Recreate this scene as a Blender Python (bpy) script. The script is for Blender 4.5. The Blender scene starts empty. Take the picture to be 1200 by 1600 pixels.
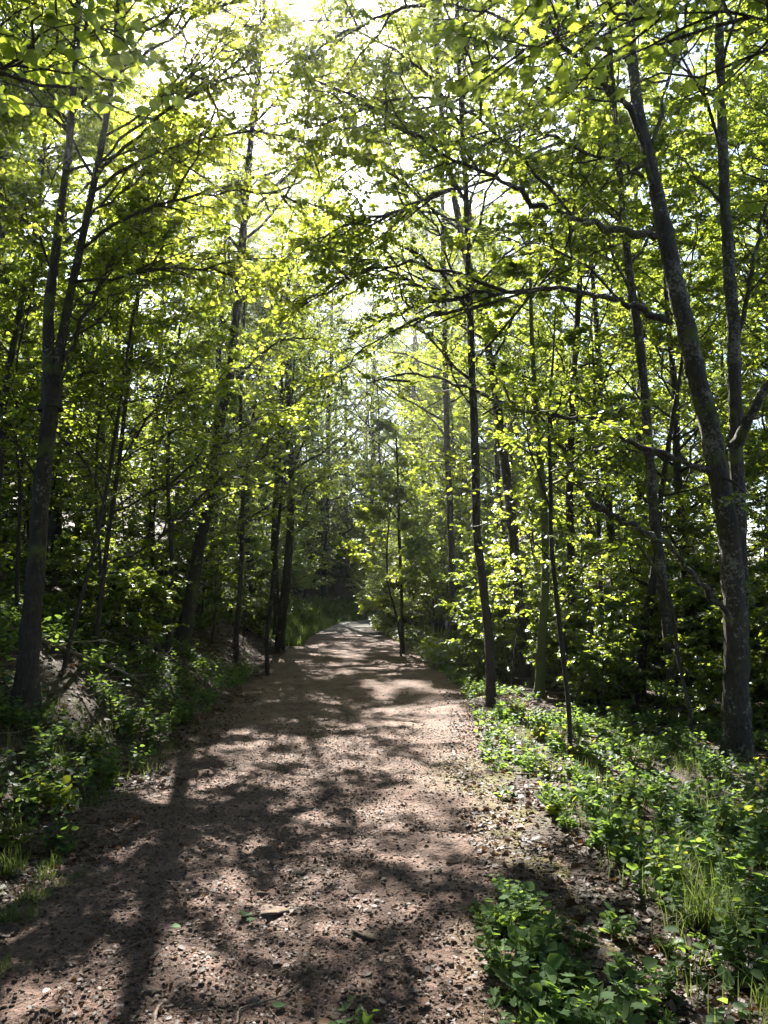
import bpy, math, random
import numpy as np
from mathutils import Vector

PI = math.pi
scene = bpy.context.scene
C = scene.collection
random.seed(7)
RNG = np.random.default_rng(20240611)

# ------------------------------------------------------------------ camera
CAM_Z = 1.55
PITCH = math.radians(6.2)
cam = bpy.data.cameras.new('camera')
camo = bpy.data.objects.new('camera', cam)
C.objects.link(camo)
camo.location = (0, 0, CAM_Z)
camo.rotation_euler = (math.radians(90) + PITCH, 0, 0)
cam.sensor_fit = 'VERTICAL'
cam.angle_y = 2 * math.atan(800 / 1200)
cam.clip_start = 0.05
cam.clip_end = 2000
scene.camera = camo


def at(px, py, Y):
    """world point seen at photo pixel (px, py) when it stands Y metres ahead"""
    u = (px - 600) / 1200
    v = (800 - py) / 1200
    c, s = math.cos(PITCH), math.sin(PITCH)
    yy = c - s * v
    zz = s + c * v
    k = Y / yy
    return np.array([u * k, Y, CAM_Z + zz * k])


def pxm(w, Y):
    return w / 1200 * Y


# ------------------------------------------------------------------ noise
def _hash(ix, iy, seed):
    h = (ix.astype(np.int64) * 374761393 + iy.astype(np.int64) * 668265263 + seed * 974711) & 0x7fffffff
    h = ((h ^ (h >> 13)) * 1274126177) & 0x7fffffff
    h = h ^ (h >> 16)
    return (h & 0xffff) / 65535.0


def vnoise(x, y, seed=0):
    x = np.asarray(x, float); y = np.asarray(y, float)
    ix = np.floor(x); iy = np.floor(y)
    fx = x - ix; fy = y - iy
    fx = fx * fx * (3 - 2 * fx); fy = fy * fy * (3 - 2 * fy)
    a = _hash(ix, iy, seed); b = _hash(ix + 1, iy, seed)
    c = _hash(ix, iy + 1, seed); d = _hash(ix + 1, iy + 1, seed)
    return (a * (1 - fx) + b * fx) * (1 - fy) + (c * (1 - fx) + d * fx) * fy - 0.5


def smooth(a, b, x):
    t = np.clip((x - a) / (b - a), 0, 1)
    return t * t * (3 - 2 * t)


# ------------------------------------------------------------------ terrain
EY = np.array([-20, 0, 3, 5, 7, 11, 16, 23, 34, 45, 52, 60, 70, 85, 120, 400.])
EL = np.array([-2.6, -2.3, -2.15, -2.1, -2.15, -2.3, -2.55, -2.85, -3.1, -2.8, -.4, 5.0, 12, 24, 50, 330])
ER = np.array([1.1, 1.0, 0.95, 1.0, 1.02, 1.35, 1.25, 0.9, -0.2, -.5, 2.4, 8.2, 15.5, 28, 54, 334])


def xl(y): return np.interp(y, EY, EL)
def xr(y): return np.interp(y, EY, ER)


def ground_base(x, y):
    x = np.asarray(x, float); y = np.asarray(y, float)
    dl = xl(y) - x
    dr = x - xr(y)
    bank = np.where(dl > 0, 0.50 * smooth(0, 0.9, dl) * np.clip(dl, 0, None) * smooth(-6, 4, y), 0)
    bank = np.where(bank > 3.0, 3.0 + (bank - 3.0) * 0.62, bank)
    bank = np.minimum(bank, 13)
    right = np.where(dr > 0, -0.12 * smooth(0.3, 3.0, dr) - 0.02 * np.clip(dr, 0, 30), 0)
    n = 0.22 * vnoise(x / 3.1, y / 3.1, 3) + 0.10 * vnoise(x / 1.1, y / 1.1, 5) + 0.035 * vnoise(x / .35, y / .35, 9)
    off = np.maximum(dl, dr)
    n = n * (0.22 + 0.78 * smooth(-0.2, 1.2, off))
    return bank + right + n


def ground_z(x, y):
    inside = np.minimum(np.asarray(x) - xl(y), xr(y) - np.asarray(x))
    return ground_base(x, y) - 0.07 * smooth(0.0, 0.5, inside)


def gz(x, y):
    return float(max(ground_z(x, y), ground_base(x, y) - 0.02))


# ------------------------------------------------------------------ mesh building
class Acc:
    def __init__(self):
        self.v = []; self.f = []; self.n = 0

    def add(self, verts, faces, mat=0):
        verts = np.asarray(verts, np.float32).reshape(-1, 3)
        faces = np.asarray(faces, np.int64)
        self.f.append((faces + self.n, mat))
        self.v.append(verts)
        self.n += len(verts)

    def add_multi(self, verts, facelists, mat=0):
        verts = np.asarray(verts, np.float32).reshape(-1, 3)
        for f in facelists:
            self.f.append((np.asarray(f, np.int64) + self.n, mat))
        self.v.append(verts)
        self.n += len(verts)

    def mesh(self, name, mats, smooth_shade=False, origin=None, smooth_mats=None):
        me = bpy.data.meshes.new(name)
        v = np.concatenate(self.v) if self.v else np.zeros((0, 3), np.float32)
        if origin is not None:
            v = v - np.asarray(origin, np.float32)
        loops = []; starts = []; totals = []; mi = []
        k0 = 0
        for f, m in self.f:
            if len(f) == 0:
                continue
            n, k = f.shape
            loops.append(f.reshape(-1))
            starts.append(k0 + np.arange(n) * k)
            totals.append(np.full(n, k))
            mi.append(np.full(n, m))
            k0 += n * k
        loops = np.concatenate(loops).astype(np.int32)
        starts = np.concatenate(starts).astype(np.int32)
        totals = np.concatenate(totals).astype(np.int32)
        mi = np.concatenate(mi).astype(np.int32)
        me.vertices.add(len(v)); me.vertices.foreach_set('co', v.reshape(-1).astype(np.float32))
        me.loops.add(len(loops)); me.loops.foreach_set('vertex_index', loops)
        me.polygons.add(len(starts))
        me.polygons.foreach_set('loop_start', starts)
        me.polygons.foreach_set('loop_total', totals)
        me.polygons.foreach_set('material_index', mi)
        if smooth_shade:
            me.polygons.foreach_set('use_smooth', np.ones(len(starts), bool))
        if smooth_mats is not None:
            me.polygons.foreach_set('use_smooth', np.isin(mi, smooth_mats))
        for m in mats:
            me.materials.append(m)
        me.update(calc_edges=True)
        return me


def link_mesh(name, me, parent=None, loc=(0, 0, 0)):
    o = bpy.data.objects.new(name, me)
    C.objects.link(o)
    o.location = loc
    if parent is not None:
        o.parent = parent
    return o


def tag(o, label=None, cat=None, group=None, kind=None):
    if label: o['label'] = label
    if cat: o['category'] = cat
    if group: o['group'] = group
    if kind: o['kind'] = kind
    return o


def thing(name, loc, label, cat, group=None, rz=0):
    o = bpy.data.objects.new(name, None)
    o.empty_display_size = 0.1
    C.objects.link(o)
    o.location = loc
    o.rotation_euler = (0, 0, rz)
    return tag(o, label, cat, group)


def dup(root, loc, rz, sc, label, group, tilt=(0, 0)):
    r = root.copy(); C.objects.link(r)
    r.location = loc; r.rotation_euler = (tilt[0], tilt[1], rz)
    r.scale = sc if hasattr(sc, '__len__') else (sc, sc, sc)
    r['label'] = label
    r['group'] = group
    for ch in list(root.children):
        c = ch.copy(); C.objects.link(c); c.parent = r
        for g in list(ch.children):
            d = g.copy(); C.objects.link(d); d.parent = c
    return r


# ------------------------------------------------------------------ materials
def nodes(name):
    m = bpy.data.materials.new(name)
    m.use_nodes = True
    nt = m.node_tree
    nt.nodes.clear()
    out = nt.nodes.new('ShaderNodeOutputMaterial')
    return m, nt, out


def N(nt, t, **kw):
    n = nt.nodes.new(t)
    for k, v in kw.items():
        if k in n.bl_rna.properties:
            setattr(n, k, v)
    return n


def ramp(nt, stops, fac=None, interp='LINEAR'):
    r = nt.nodes.new('ShaderNodeValToRGB')
    r.color_ramp.interpolation = interp
    el = r.color_ramp.elements
    while len(el) < len(stops):
        el.new(0.5)
    for e, (p, c) in zip(el, stops):
        e.position = p
        e.color = (c[0], c[1], c[2], 1) if hasattr(c, '__len__') else (c, c, c, 1)
    if fac is not None:
        nt.links.new(fac, r.inputs[0])
    return r


def noise_tex(nt, scale, detail=4, rough=.55, vec=None):
    n = nt.nodes.new('ShaderNodeTexNoise')
    n.inputs['Scale'].default_value = scale
    n.inputs['Detail'].default_value = detail
    n.inputs['Roughness'].default_value = rough
    if vec is not None:
        nt.links.new(vec, n.inputs['Vector'])
    return n


def mixc(nt, fac, a, b, mode='MIX'):
    m = nt.nodes.new('ShaderNodeMix')
    m.data_type = 'RGBA'; m.blend_type = mode
    for sock, val in ((0, fac), (6, a), (7, b)):
        if isinstance(val, bpy.types.NodeSocket):
            nt.links.new(val, m.inputs[sock])
        elif hasattr(val, '__len__'):
            m.inputs[sock].default_value = (val[0], val[1], val[2], 1)
        else:
            m.inputs[sock].default_value = val
    return m.outputs[2]


def leaf_material(name, refl, trans, tfac=0.5, gloss=0.06, rough=.38, vary=0.7):
    """refl / trans: (dark, light) colour pairs spread over single leaves"""
    m, nt, out = nodes(name)
    geo = N(nt, 'ShaderNodeNewGeometry')
    oi = N(nt, 'ShaderNodeObjectInfo')
    add = N(nt, 'ShaderNodeMath', operation='ADD')
    nt.links.new(geo.outputs['Random Per Island'], add.inputs[0])
    mul = N(nt, 'ShaderNodeMath', operation='MULTIPLY')
    nt.links.new(oi.outputs['Random'], mul.inputs[0]); mul.inputs[1].default_value = vary
    nt.links.new(mul.outputs[0], add.inputs[1])
    div = N(nt, 'ShaderNodeMath', operation='DIVIDE')
    nt.links.new(add.outputs[0], div.inputs[0]); div.inputs[1].default_value = 1 + vary
    r1 = ramp(nt, [(0.0, refl[0]), (0.85, refl[1]), (1.0, refl[2] if len(refl) > 2 else refl[1])], div.outputs[0])
    r2 = ramp(nt, [(0.0, trans[0]), (0.85, trans[1]), (1.0, trans[2] if len(trans) > 2 else trans[1])], div.outputs[0])
    d = N(nt, 'ShaderNodeBsdfDiffuse'); nt.links.new(r1.outputs[0], d.inputs[0])
    t = N(nt, 'ShaderNodeBsdfTranslucent'); nt.links.new(r2.outputs[0], t.inputs[0])
    mx = N(nt, 'ShaderNodeMixShader'); mx.inputs[0].default_value = tfac
    nt.links.new(d.outputs[0], mx.inputs[1]); nt.links.new(t.outputs[0], mx.inputs[2])
    g = N(nt, 'ShaderNodeBsdfGlossy'); g.inputs['Roughness'].default_value = rough
    g.inputs['Color'].default_value = (.9, .95, 1, 1)
    lw = N(nt, 'ShaderNodeFresnel'); lw.inputs[0].default_value = 1.42
    sc = N(nt, 'ShaderNodeMath', operation='MULTIPLY'); sc.inputs[1].default_value = gloss
    nt.links.new(lw.outputs[0], sc.inputs[0])
    mg = N(nt, 'ShaderNodeMixShader')
    nt.links.new(sc.outputs[0], mg.inputs[0])
    nt.links.new(mx.outputs[0], mg.inputs[1]); nt.links.new(g.outputs[0], mg.inputs[2])
    nt.links.new(mg.outputs[0], out.inputs[0])
    return m


def bark_material(name, dark, light, lichen=(.36, .37, .33), lichen_amt=.5, moss=0.0):
    m, nt, out = nodes(name)
    tc = N(nt, 'ShaderNodeTexCoord')
    mp = N(nt, 'ShaderNodeMapping'); mp.inputs['Scale'].default_value = (1, 1, .22)
    nt.links.new(tc.outputs['Object'], mp.inputs[0])
    n1 = noise_tex(nt, 38, 6, .65, mp.outputs[0])
    n2 = noise_tex(nt, 12, 6, .7, tc.outputs['Object'])
    n3 = noise_tex(nt, 34, 5, .65, tc.outputs['Object'])
    base = ramp(nt, [(.3, dark), (.7, light)], n1.outputs[0])
    lm = N(nt, 'ShaderNodeMath', operation='MULTIPLY')
    nt.links.new(n2.outputs[0], lm.inputs[0]); nt.links.new(n3.outputs[0], lm.inputs[1])
    big = noise_tex(nt, 1.7, 3, .5, tc.outputs['Object'])
    lm2 = N(nt, 'ShaderNodeMath', operation='MULTIPLY'); nt.links.new(lm.outputs[0], lm2.inputs[0]); nt.links.new(big.outputs[0], lm2.inputs[1])
    lr = ramp(nt, [(.158 - .03 * lichen_amt, 0.), (.185 - .02 * lichen_amt, .85)], lm2.outputs[0])
    col = mixc(nt, lr.outputs[0], base.outputs[0], lichen)
    if moss > 0:
        n4 = noise_tex(nt, 2.4, 4, .6, tc.outputs['Object'])
        mr = ramp(nt, [(.62 - .3 * moss, 0.), (.72 - .25 * moss, 1.)], n4.outputs[0])
        col = mixc(nt, mr.outputs[0], col, (.085, .11, .022))
    b = N(nt, 'ShaderNodeBsdfPrincipled')
    nt.links.new(col, b.inputs['Base Color'])
    b.inputs['Roughness'].default_value = .8
    bp = N(nt, 'ShaderNodeBump'); bp.inputs['Strength'].default_value = 1.0; bp.inputs['Distance'].default_value = .045
    nt.links.new(n1.outputs[0], bp.inputs['Height'])
    nt.links.new(bp.outputs[0], b.inputs['Normal'])
    nt.links.new(b.outputs[0], out.inputs[0])
    return m


M = {}
Gn = lambda a, b: (a, b)
M['leaf_tall'] = leaf_material('leaf_tall', [(.026, .050, .011), (.052, .085, .016), (.09, .11, .025)],
                               [(.24, .32, .030), (.45, .53, .05), (.60, .58, .08)], .58, .13, .5)
M['leaf_under'] = leaf_material('leaf_under', [(.026, .054, .012), (.052, .092, .018), (.09, .12, .025)],
                                [(.26, .35, .030), (.48, .57, .05), (.62, .60, .08)], .58, .13, .5)
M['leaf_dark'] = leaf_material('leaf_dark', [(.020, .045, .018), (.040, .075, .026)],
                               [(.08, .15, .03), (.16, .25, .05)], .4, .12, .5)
M['leaf_autumn'] = leaf_material('leaf_autumn', [(.06, .07, .015), (.13, .11, .02), (.2, .10, .03)],
                                 [(.42, .34, .03), (.60, .46, .05), (.65, .36, .06)], .55, .8)
M['leaf_ground'] = leaf_material('leaf_ground', [(.050, .090, .040), (.092, .138, .064), (.13, .16, .07)],
                                 [(.18, .30, .04), (.30, .44, .06), (.46, .50, .08)], .45, .02, .5)
M['leaf_ground_yellow'] = leaf_material('leaf_ground_yellow', [(.05, .095, .02), (.10, .15, .03)],
                                        [(.28, .36, .03), (.46, .50, .05)], .5, .12, .5)
M['grass'] = leaf_material('grass', [(.045, .085, .018), (.09, .14, .03), (.18, .16, .07)],
                           [(.12, .18, .03), (.22, .28, .06), (.3, .27, .12)], .45, .15, .5)
M['dead_leaf'] = leaf_material('dead_leaf', [(.04, .022, .012), (.12, .072, .042), (.16, .105, .065)],
                               [(.10, .05, .02), (.2, .11, .05)], .2, .04, .6)
M['fresh_leaf'] = leaf_material('fresh_leaf', [(.055, .11, .04), (.075, .13, .05)], [(.2, .3, .06), (.25, .36, .08)], .3, .06, .6)
M['bark_grey'] = bark_material('bark_grey', (.014, .010, .008), (.070, .053, .040), (.22, .21, .175), .6, .2)
M['bark_dark'] = bark_material('bark_dark', (.012, .009, .007), (.042, .032, .025), (.15, .15, .12), -.4, .15)
M['bark_left'] = bark_material('bark_left', (.014, .010, .008), (.055, .041, .032), (.18, .17, .13), -.3, .3)
M['bark_moss'] = bark_material('bark_moss', (.025, .020, .014), (.075, .065, .045), (.3, .3, .25), .2, 1.0)
M['twig'] = bark_material('twig', (.025, .02, .015), (.07, .055, .04), (.2, .2, .16), .0)
M['dry_twig'] = bark_material('dry_twig', (.12, .085, .06), (.30, .23, .17), (.36, .33, .28), .2)
M['stem'] = leaf_material('stem', [(.06, .075, .02), (.11, .08, .035)], [(.1, .12, .02), (.16, .14, .04)], .3, .6)


def ground_material(name, path):
    m, nt, out = nodes(name)
    geo = N(nt, 'ShaderNodeNewGeometry')
    pos = geo.outputs['Position']
    nb = noise_tex(nt, .55, 5, .6, pos)
    nm = noise_tex(nt, 3.1, 6, .65, pos)
    nf = noise_tex(nt, 27, 8, .78, pos)
    v1 = N(nt, 'ShaderNodeTexVoronoi'); v1.inputs['Scale'].default_value = 62
    nt.links.new(pos, v1.inputs['Vector'])
    v2 = N(nt, 'ShaderNodeTexVoronoi'); v2.inputs['Scale'].default_value = 26
    nt.links.new(pos, v2.inputs['Vector'])
    if path:
        grain = ramp(nt, [(0, (0.061, 0.035, 0.025)), (.35, (0.148, 0.087, 0.064)), (.7, (0.246, 0.153, 0.117)), (1, (0.361, 0.248, 0.197))], v1.outputs['Color'])
        grain2 = ramp(nt, [(0, (0.082, 0.047, 0.034)), (.5, (0.184, 0.110, 0.082)), (1, (0.279, 0.181, 0.143))], v2.outputs['Color'])
        fine = ramp(nt, [(.3, (0.061, 0.035, 0.026)), (.5, (0.164, 0.099, 0.075)), (.72, (0.312, 0.202, 0.160))], nf.outputs[0])
        c = mixc(nt, .45, grain.outputs[0], grain2.outputs[0])
        c = mixc(nt, .6, c, fine.outputs[0])
        # damp dark humus patches and mossy stains with shapes of their own
        dr = ramp(nt, [(.44, 0.), (.60, 1.)], nm.outputs[0])
        dm = N(nt, 'ShaderNodeMath', operation='MULTIPLY'); dm.inputs[1].default_value = .7
        nt.links.new(dr.outputs[0], dm.inputs[0])
        c = mixc(nt, dm.outputs[0], c, (.075, .048, .036))
        # sunlight of the far clearing painted in: gravel colour lightened with distance
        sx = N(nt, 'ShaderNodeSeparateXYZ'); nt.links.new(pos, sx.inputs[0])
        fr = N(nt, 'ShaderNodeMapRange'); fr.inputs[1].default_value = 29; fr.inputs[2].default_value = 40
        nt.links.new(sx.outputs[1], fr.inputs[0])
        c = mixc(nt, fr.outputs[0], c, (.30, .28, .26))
        # moss film on the right edge near the plants
        at1 = N(nt, 'ShaderNodeAttribute'); at1.attribute_name = 'moss'
        mm = N(nt, 'ShaderNodeMath', operation='MULTIPLY')
        mr = ramp(nt, [(.36, 0.), (.52, 1.)], nm.outputs[0])
        nt.links.new(mr.outputs[0], mm.inputs[0]); nt.links.new(at1.outputs['Fac'], mm.inputs[1])
        c = mixc(nt, mm.outputs[0], c, (.13, .115, .03))
        dist, st = .03, 1.0
    else:
        base = ramp(nt, [(.25, (.020, .014, .009)), (.5, (.048, .032, .021)), (.75, (.085, .058, .040))], nf.outputs[0])
        lit = ramp(nt, [(0, (.022, .014, .009)), (.5, (.062, .041, .027)), (1, (.12, .082, .057))], v2.outputs['Color'])
        c = mixc(nt, .55, base.outputs[0], lit.outputs[0])
        mr = ramp(nt, [(.5, 0.), (.66, 1.)], nm.outputs[0])
        mm = N(nt, 'ShaderNodeMath', operation='MULTIPLY'); mm.inputs[1].default_value = .7
        nt.links.new(mr.outputs[0], mm.inputs[0])
        c = mixc(nt, mm.outputs[0], c, (.045, .055, .018))
        # open meadow well to the right of the wood, and the clearing
        at1 = N(nt, 'ShaderNodeAttribute'); at1.attribute_name = 'meadow'
        gr = ramp(nt, [(.3, (.14, .18, .03)), (.7, (.28, .27, .07))], nm.outputs[0])
        c = mixc(nt, at1.outputs['Fac'], c, gr.outputs[0])
        dist, st = .03, 1.0
    b = N(nt, 'ShaderNodeBsdfPrincipled')
    nt.links.new(c, b.inputs['Base Color']); b.inputs['Roughness'].default_value = .82
    b.inputs['Specular IOR Level'].default_value = .3
    h = N(nt, 'ShaderNodeMath', operation='ADD')
    h2 = N(nt, 'ShaderNodeMath', operation='MULTIPLY'); h2.inputs[1].default_value = -.4
    nt.links.new(v1.outputs['Distance'], h2.inputs[0])
    nt.links.new(nf.outputs[0], h.inputs[0]); nt.links.new(h2.outputs[0], h.inputs[1])
    h3 = N(nt, 'ShaderNodeMath', operation='MULTIPLY'); h3.inputs[1].default_value = -.3
    nt.links.new(v2.outputs['Distance'], h3.inputs[0])
    h4 = N(nt, 'ShaderNodeMath', operation='ADD')
    nt.links.new(h.outputs[0], h4.inputs[0]); nt.links.new(h3.outputs[0], h4.inputs[1])
    bp = N(nt, 'ShaderNodeBump'); bp.inputs['Strength'].default_value = st; bp.inputs['Distance'].default_value = dist
    nt.links.new(h4.outputs[0], bp.inputs['Height']); nt.links.new(bp.outputs[0], b.inputs['Normal'])
    nt.links.new(b.outputs[0], out.inputs[0])
    return m


def stone_material():
    m, nt, out = nodes('stone')
    tc = N(nt, 'ShaderNodeTexCoord'); geo = N(nt, 'ShaderNodeNewGeometry')
    n1 = noise_tex(nt, 14, 6, .65, tc.outputs['Object']); n2 = noise_tex(nt, 60, 4, .6, tc.outputs['Object'])
    r0 = ramp(nt, [(0, (.052, .038, .031)), (.6, (.090, .066, .053)), (1, (.15, .118, .098))], geo.outputs['Random Per Island'])
    r1 = ramp(nt, [(.3, .45), (.7, 1.25)], n1.outputs[0])
    c = mixc(nt, 1.0, r0.outputs[0], r1.outputs[0], 'MULTIPLY')
    r2 = ramp(nt, [(.55, 0.), (.7, .55)], n1.outputs[0])
    c = mixc(nt, r2.outputs[0], c, (.11, .115, .05))
    b = N(nt, 'ShaderNodeBsdfPrincipled'); nt.links.new(c, b.inputs['Base Color']); b.inputs['Roughness'].default_value = .95; b.inputs['Specular IOR Level'].default_value = .1
    bp = N(nt, 'ShaderNodeBump'); bp.inputs['Distance'].default_value = .006
    nt.links.new(n2.outputs[0], bp.inputs['Height']); nt.links.new(bp.outputs[0], b.inputs['Normal'])
    nt.links.new(b.outputs[0], out.inputs[0])
    return m


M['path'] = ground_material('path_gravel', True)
M['soil'] = ground_material('soil', False)
M['stone'] = stone_material()

# ------------------------------------------------------------------ world, sun
SUN_EL, SUN_AZ = math.radians(40.2), math.radians(-8.75)
w = bpy.data.worlds.new('World'); scene.world = w; w.use_nodes = True
nt = w.node_tree
sk = nt.nodes.new('ShaderNodeTexSky'); sk.sky_type = 'NISHITA'; sk.sun_disc = False
sk.sun_elevation = SUN_EL; sk.sun_rotation = SUN_AZ
sk.air_density = 1.0; sk.dust_density = 0.7
bg = nt.nodes['Background']
nt.links.new(sk.outputs[0], bg.inputs[0]); bg.inputs[1].default_value = 0.05
sun = bpy.data.lights.new('sun', 'SUN'); sun.energy = 5.0; sun.angle = math.radians(.42); sun.color = (1, .94, .84)
suno = bpy.data.objects.new('sun', sun); C.objects.link(suno)
sd = Vector((math.sin(SUN_AZ) * math.cos(SUN_EL), math.cos(SUN_AZ) * math.cos(SUN_EL), math.sin(SUN_EL)))
suno.rotation_euler = (-sd).to_track_quat('-Z', 'Y').to_euler()
suno.location = sd * 60

vs = scene.view_settings
vs.view_transform = 'Standard'; vs.look = 'None'; vs.gamma = 1; vs.exposure = 2.7
cy = scene.cycles
cy.max_bounces = 7; cy.diffuse_bounces = 4; cy.glossy_bounces = 2; cy.transmission_bounces = 5; cy.transparent_max_bounces = 4
cy.use_denoising = True
cy.sample_clamp_indirect = 6
cy.caustics_reflective = False; cy.caustics_refractive = False

# ------------------------------------------------------------------ haze: thin volume added for the pale glare around the sun
HAZE = 0.0007
if HAZE:
    m, nt_, out_ = nodes('haze')
    pv = N(nt_, 'ShaderNodeVolumePrincipled')
    pv.inputs['Color'].default_value = (.93, .96, 1, 1)
    pv.inputs['Density'].default_value = HAZE
    pv.inputs['Anisotropy'].default_value = .85
    nt_.links.new(pv.outputs[0], out_.inputs['Volume'])
    bx = Acc()
    bx.add([(x, y, z) for x in (-410, 410) for y in (-70, 610) for z in (-2.6, 44)],
           [[0, 1, 3, 2], [4, 6, 7, 5], [0, 4, 5, 1], [2, 3, 7, 6], [0, 2, 6, 4], [1, 5, 7, 3]])
    tag(link_mesh('haze', bx.mesh('haze', [m])), 'thin haze added for the pale glare around the sun', kind='stuff')

# ------------------------------------------------------------------ the ground
def axis(segs):
    out = []
    for a, b, s in segs:
        n = max(1, int(round((b - a) / s)))
        out.append(np.linspace(a, b, n, endpoint=False))
    return np.concatenate(out + [np.array([segs[-1][1]])])


def grid_mesh(name, X, Y, Z, mat, attr=None):
    ny, nx = X.shape
    v = np.stack([X, Y, Z], -1).reshape(-1, 3)
    i = np.arange(ny * nx).reshape(ny, nx)
    f = np.stack([i[:-1, :-1], i[:-1, 1:], i[1:, 1:], i[1:, :-1]], -1).reshape(-1, 4)
    a = Acc(); a.add(v, f)
    me = a.mesh(name, [mat], True)
    if attr is not None:
        at_ = me.attributes.new(attr[0], 'FLOAT', 'POINT')
        at_.data.foreach_set('value', attr[1].reshape(-1).astype(np.float32))
    return me


gx = axis([(-400, -60, 40), (-60, -14, 2.0), (-14, -6, .35), (-6, 5, .08), (5, 14, .35), (14, 80, 3), (80, 400, 40)])
gy = axis([(-60, -4, 4), (-4, 2, .4), (2, 14, .08), (14, 30, .2), (30, 75, .6), (75, 160, 5), (160, 600, 40)])
GX, GY = np.meshgrid(gx, gy)
meadow = np.maximum(smooth(13.5, 17, GX - xr(GY)) * smooth(3, 10, GY), smooth(62, 70, GY) * 0)
ground = link_mesh('ground', grid_mesh('ground', GX, GY, ground_z(GX, GY), M['soil'], ('meadow', meadow)))
tag(ground, 'brown woodland soil rising in a bank on the left of the path', kind='structure')

def path_surface(x, y):
    return (ground_base(x, y) + .05 * vnoise(x / .8, y / 1.1, 30) + .03 * vnoise(x / .22, y / .22, 31)
            + .018 * vnoise(x / .07, y / .07, 32) + .012 * vnoise(x / .03, y / .03, 33))


def surface(x, y):
    """height of whatever one would step on, the path or the soil beside it"""
    x = np.asarray(x, float); y = np.asarray(y, float)
    e = np.minimum(x - (xl(y) - .35), xr(y) + .30 - x)
    return np.where(e > .0, np.maximum(path_surface(x, y) - .05 * (1 - smooth(0, .35, e)), ground_z(x, y)), ground_z(x, y))


py_ = axis([(-4, 2, .2), (2, 9, .022), (9, 16, .05), (16, 30, .12), (30, 90, .5)])
ps = np.linspace(-1, 1, 190)
PS, PY = np.meshgrid(ps, py_)
wob = 0.45
Lx = xl(PY) - .35 + wob * vnoise(PY / .9, PY * 0, 21) + .2 * vnoise(PY / .23, PY * 0, 22)
Rx = xr(PY) + .30 + wob * vnoise(PY / .9, PY * 0, 23) + .2 * vnoise(PY / .23, PY * 0, 24)
PXX = Lx + (Rx - Lx) * (PS + 1) / 2
edge = np.minimum(PXX - Lx, Rx - PXX)
PZ = path_surface(PXX, PY)
PZ = PZ - .05 * (1 - smooth(0, .35, edge)) - .0
moss = smooth(-.75, -.1, PXX - xr(PY) + .5 * vnoise(PXX / .5, PY / .6, 77)) * smooth(2.0, 4.0, PY) * (1 - smooth(6.5, 9, PY))
path = link_mesh('path', grid_mesh('path', PXX, PY, PZ, M['path'], ('moss', moss)))
tag(path, 'pinkish brown gravel path running straight into the wood', kind='structure')


def pathz(x, y):
    return float(surface(x, y))


# ------------------------------------------------------------------ wood and leaves
def norm(a):
    return a / np.maximum(np.linalg.norm(a, axis=-1, keepdims=True), 1e-9)


def resample(pts, K):
    pts = np.asarray(pts, float)
    d = np.concatenate([[0], np.cumsum(np.linalg.norm(np.diff(pts, axis=0), axis=1))])
    t = np.linspace(0, d[-1], K)
    return np.stack([np.interp(t, d, pts[:, i]) for i in range(3)], -1)


def catmull(pts, radii, sub=5):
    """a smooth polyline through pts with radii"""
    P = np.concatenate([pts, np.asarray(radii, float)[:, None]], 1)
    P = np.vstack([2 * P[0] - P[1], P, 2 * P[-1] - P[-2]])
    out = []
    for i in range(1, len(P) - 2):
        p0, p1, p2, p3 = P[i - 1], P[i], P[i + 1], P[i + 2]
        for k in range(sub):
            t = k / sub
            out.append(.5 * ((2 * p1) + (-p0 + p2) * t + (2 * p0 - 5 * p1 + 4 * p2 - p3) * t * t + (-p0 + 3 * p1 - 3 * p2 + p3) * t ** 3))
    out.append(P[-2])
    out = np.array(out)
    return out[:, :3], np.maximum(out[:, 3], .002)


def tubes(acc, P, R, sides, mat=0, bumpy=0.0, rng=None, lobes=None):
    """P (N,K,3), R (N,K)"""
    n, K, _ = P.shape
    T = np.empty_like(P)
    T[:, 1:-1] = P[:, 2:] - P[:, :-2]; T[:, 0] = P[:, 1] - P[:, 0]; T[:, -1] = P[:, -1] - P[:, -2]
    T = norm(T)
    tm = norm(T.mean(1, keepdims=True))
    ref = np.where(np.abs(tm[..., 2:3]) > .8, np.array([1., .13, 0]), np.array([0.05, 0, 1.]))
    U = norm(np.cross(T, np.broadcast_to(ref, T.shape))); V = np.cross(T, U)
    a = np.arange(sides) / sides * 2 * PI
    Rr = R[:, :, None] * np.ones(sides)
    if lobes is not None:
        Rr = Rr * lobes
    if bumpy:
        Rr = Rr * (1 + bumpy * rng.normal(size=Rr.shape))
    X = P[:, :, None, :] + Rr[..., None] * (np.cos(a)[None, None, :, None] * U[:, :, None, :] + np.sin(a)[None, None, :, None] * V[:, :, None, :])
    i = np.arange(n * K * sides).reshape(n, K, sides)
    j = np.roll(i, -1, axis=2)
    f = np.stack([i[:, :-1], j[:, :-1], j[:, 1:], i[:, 1:]], -1).reshape(-1, 4)
    acc.add(X.reshape(-1, 3), f, mat)


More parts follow.
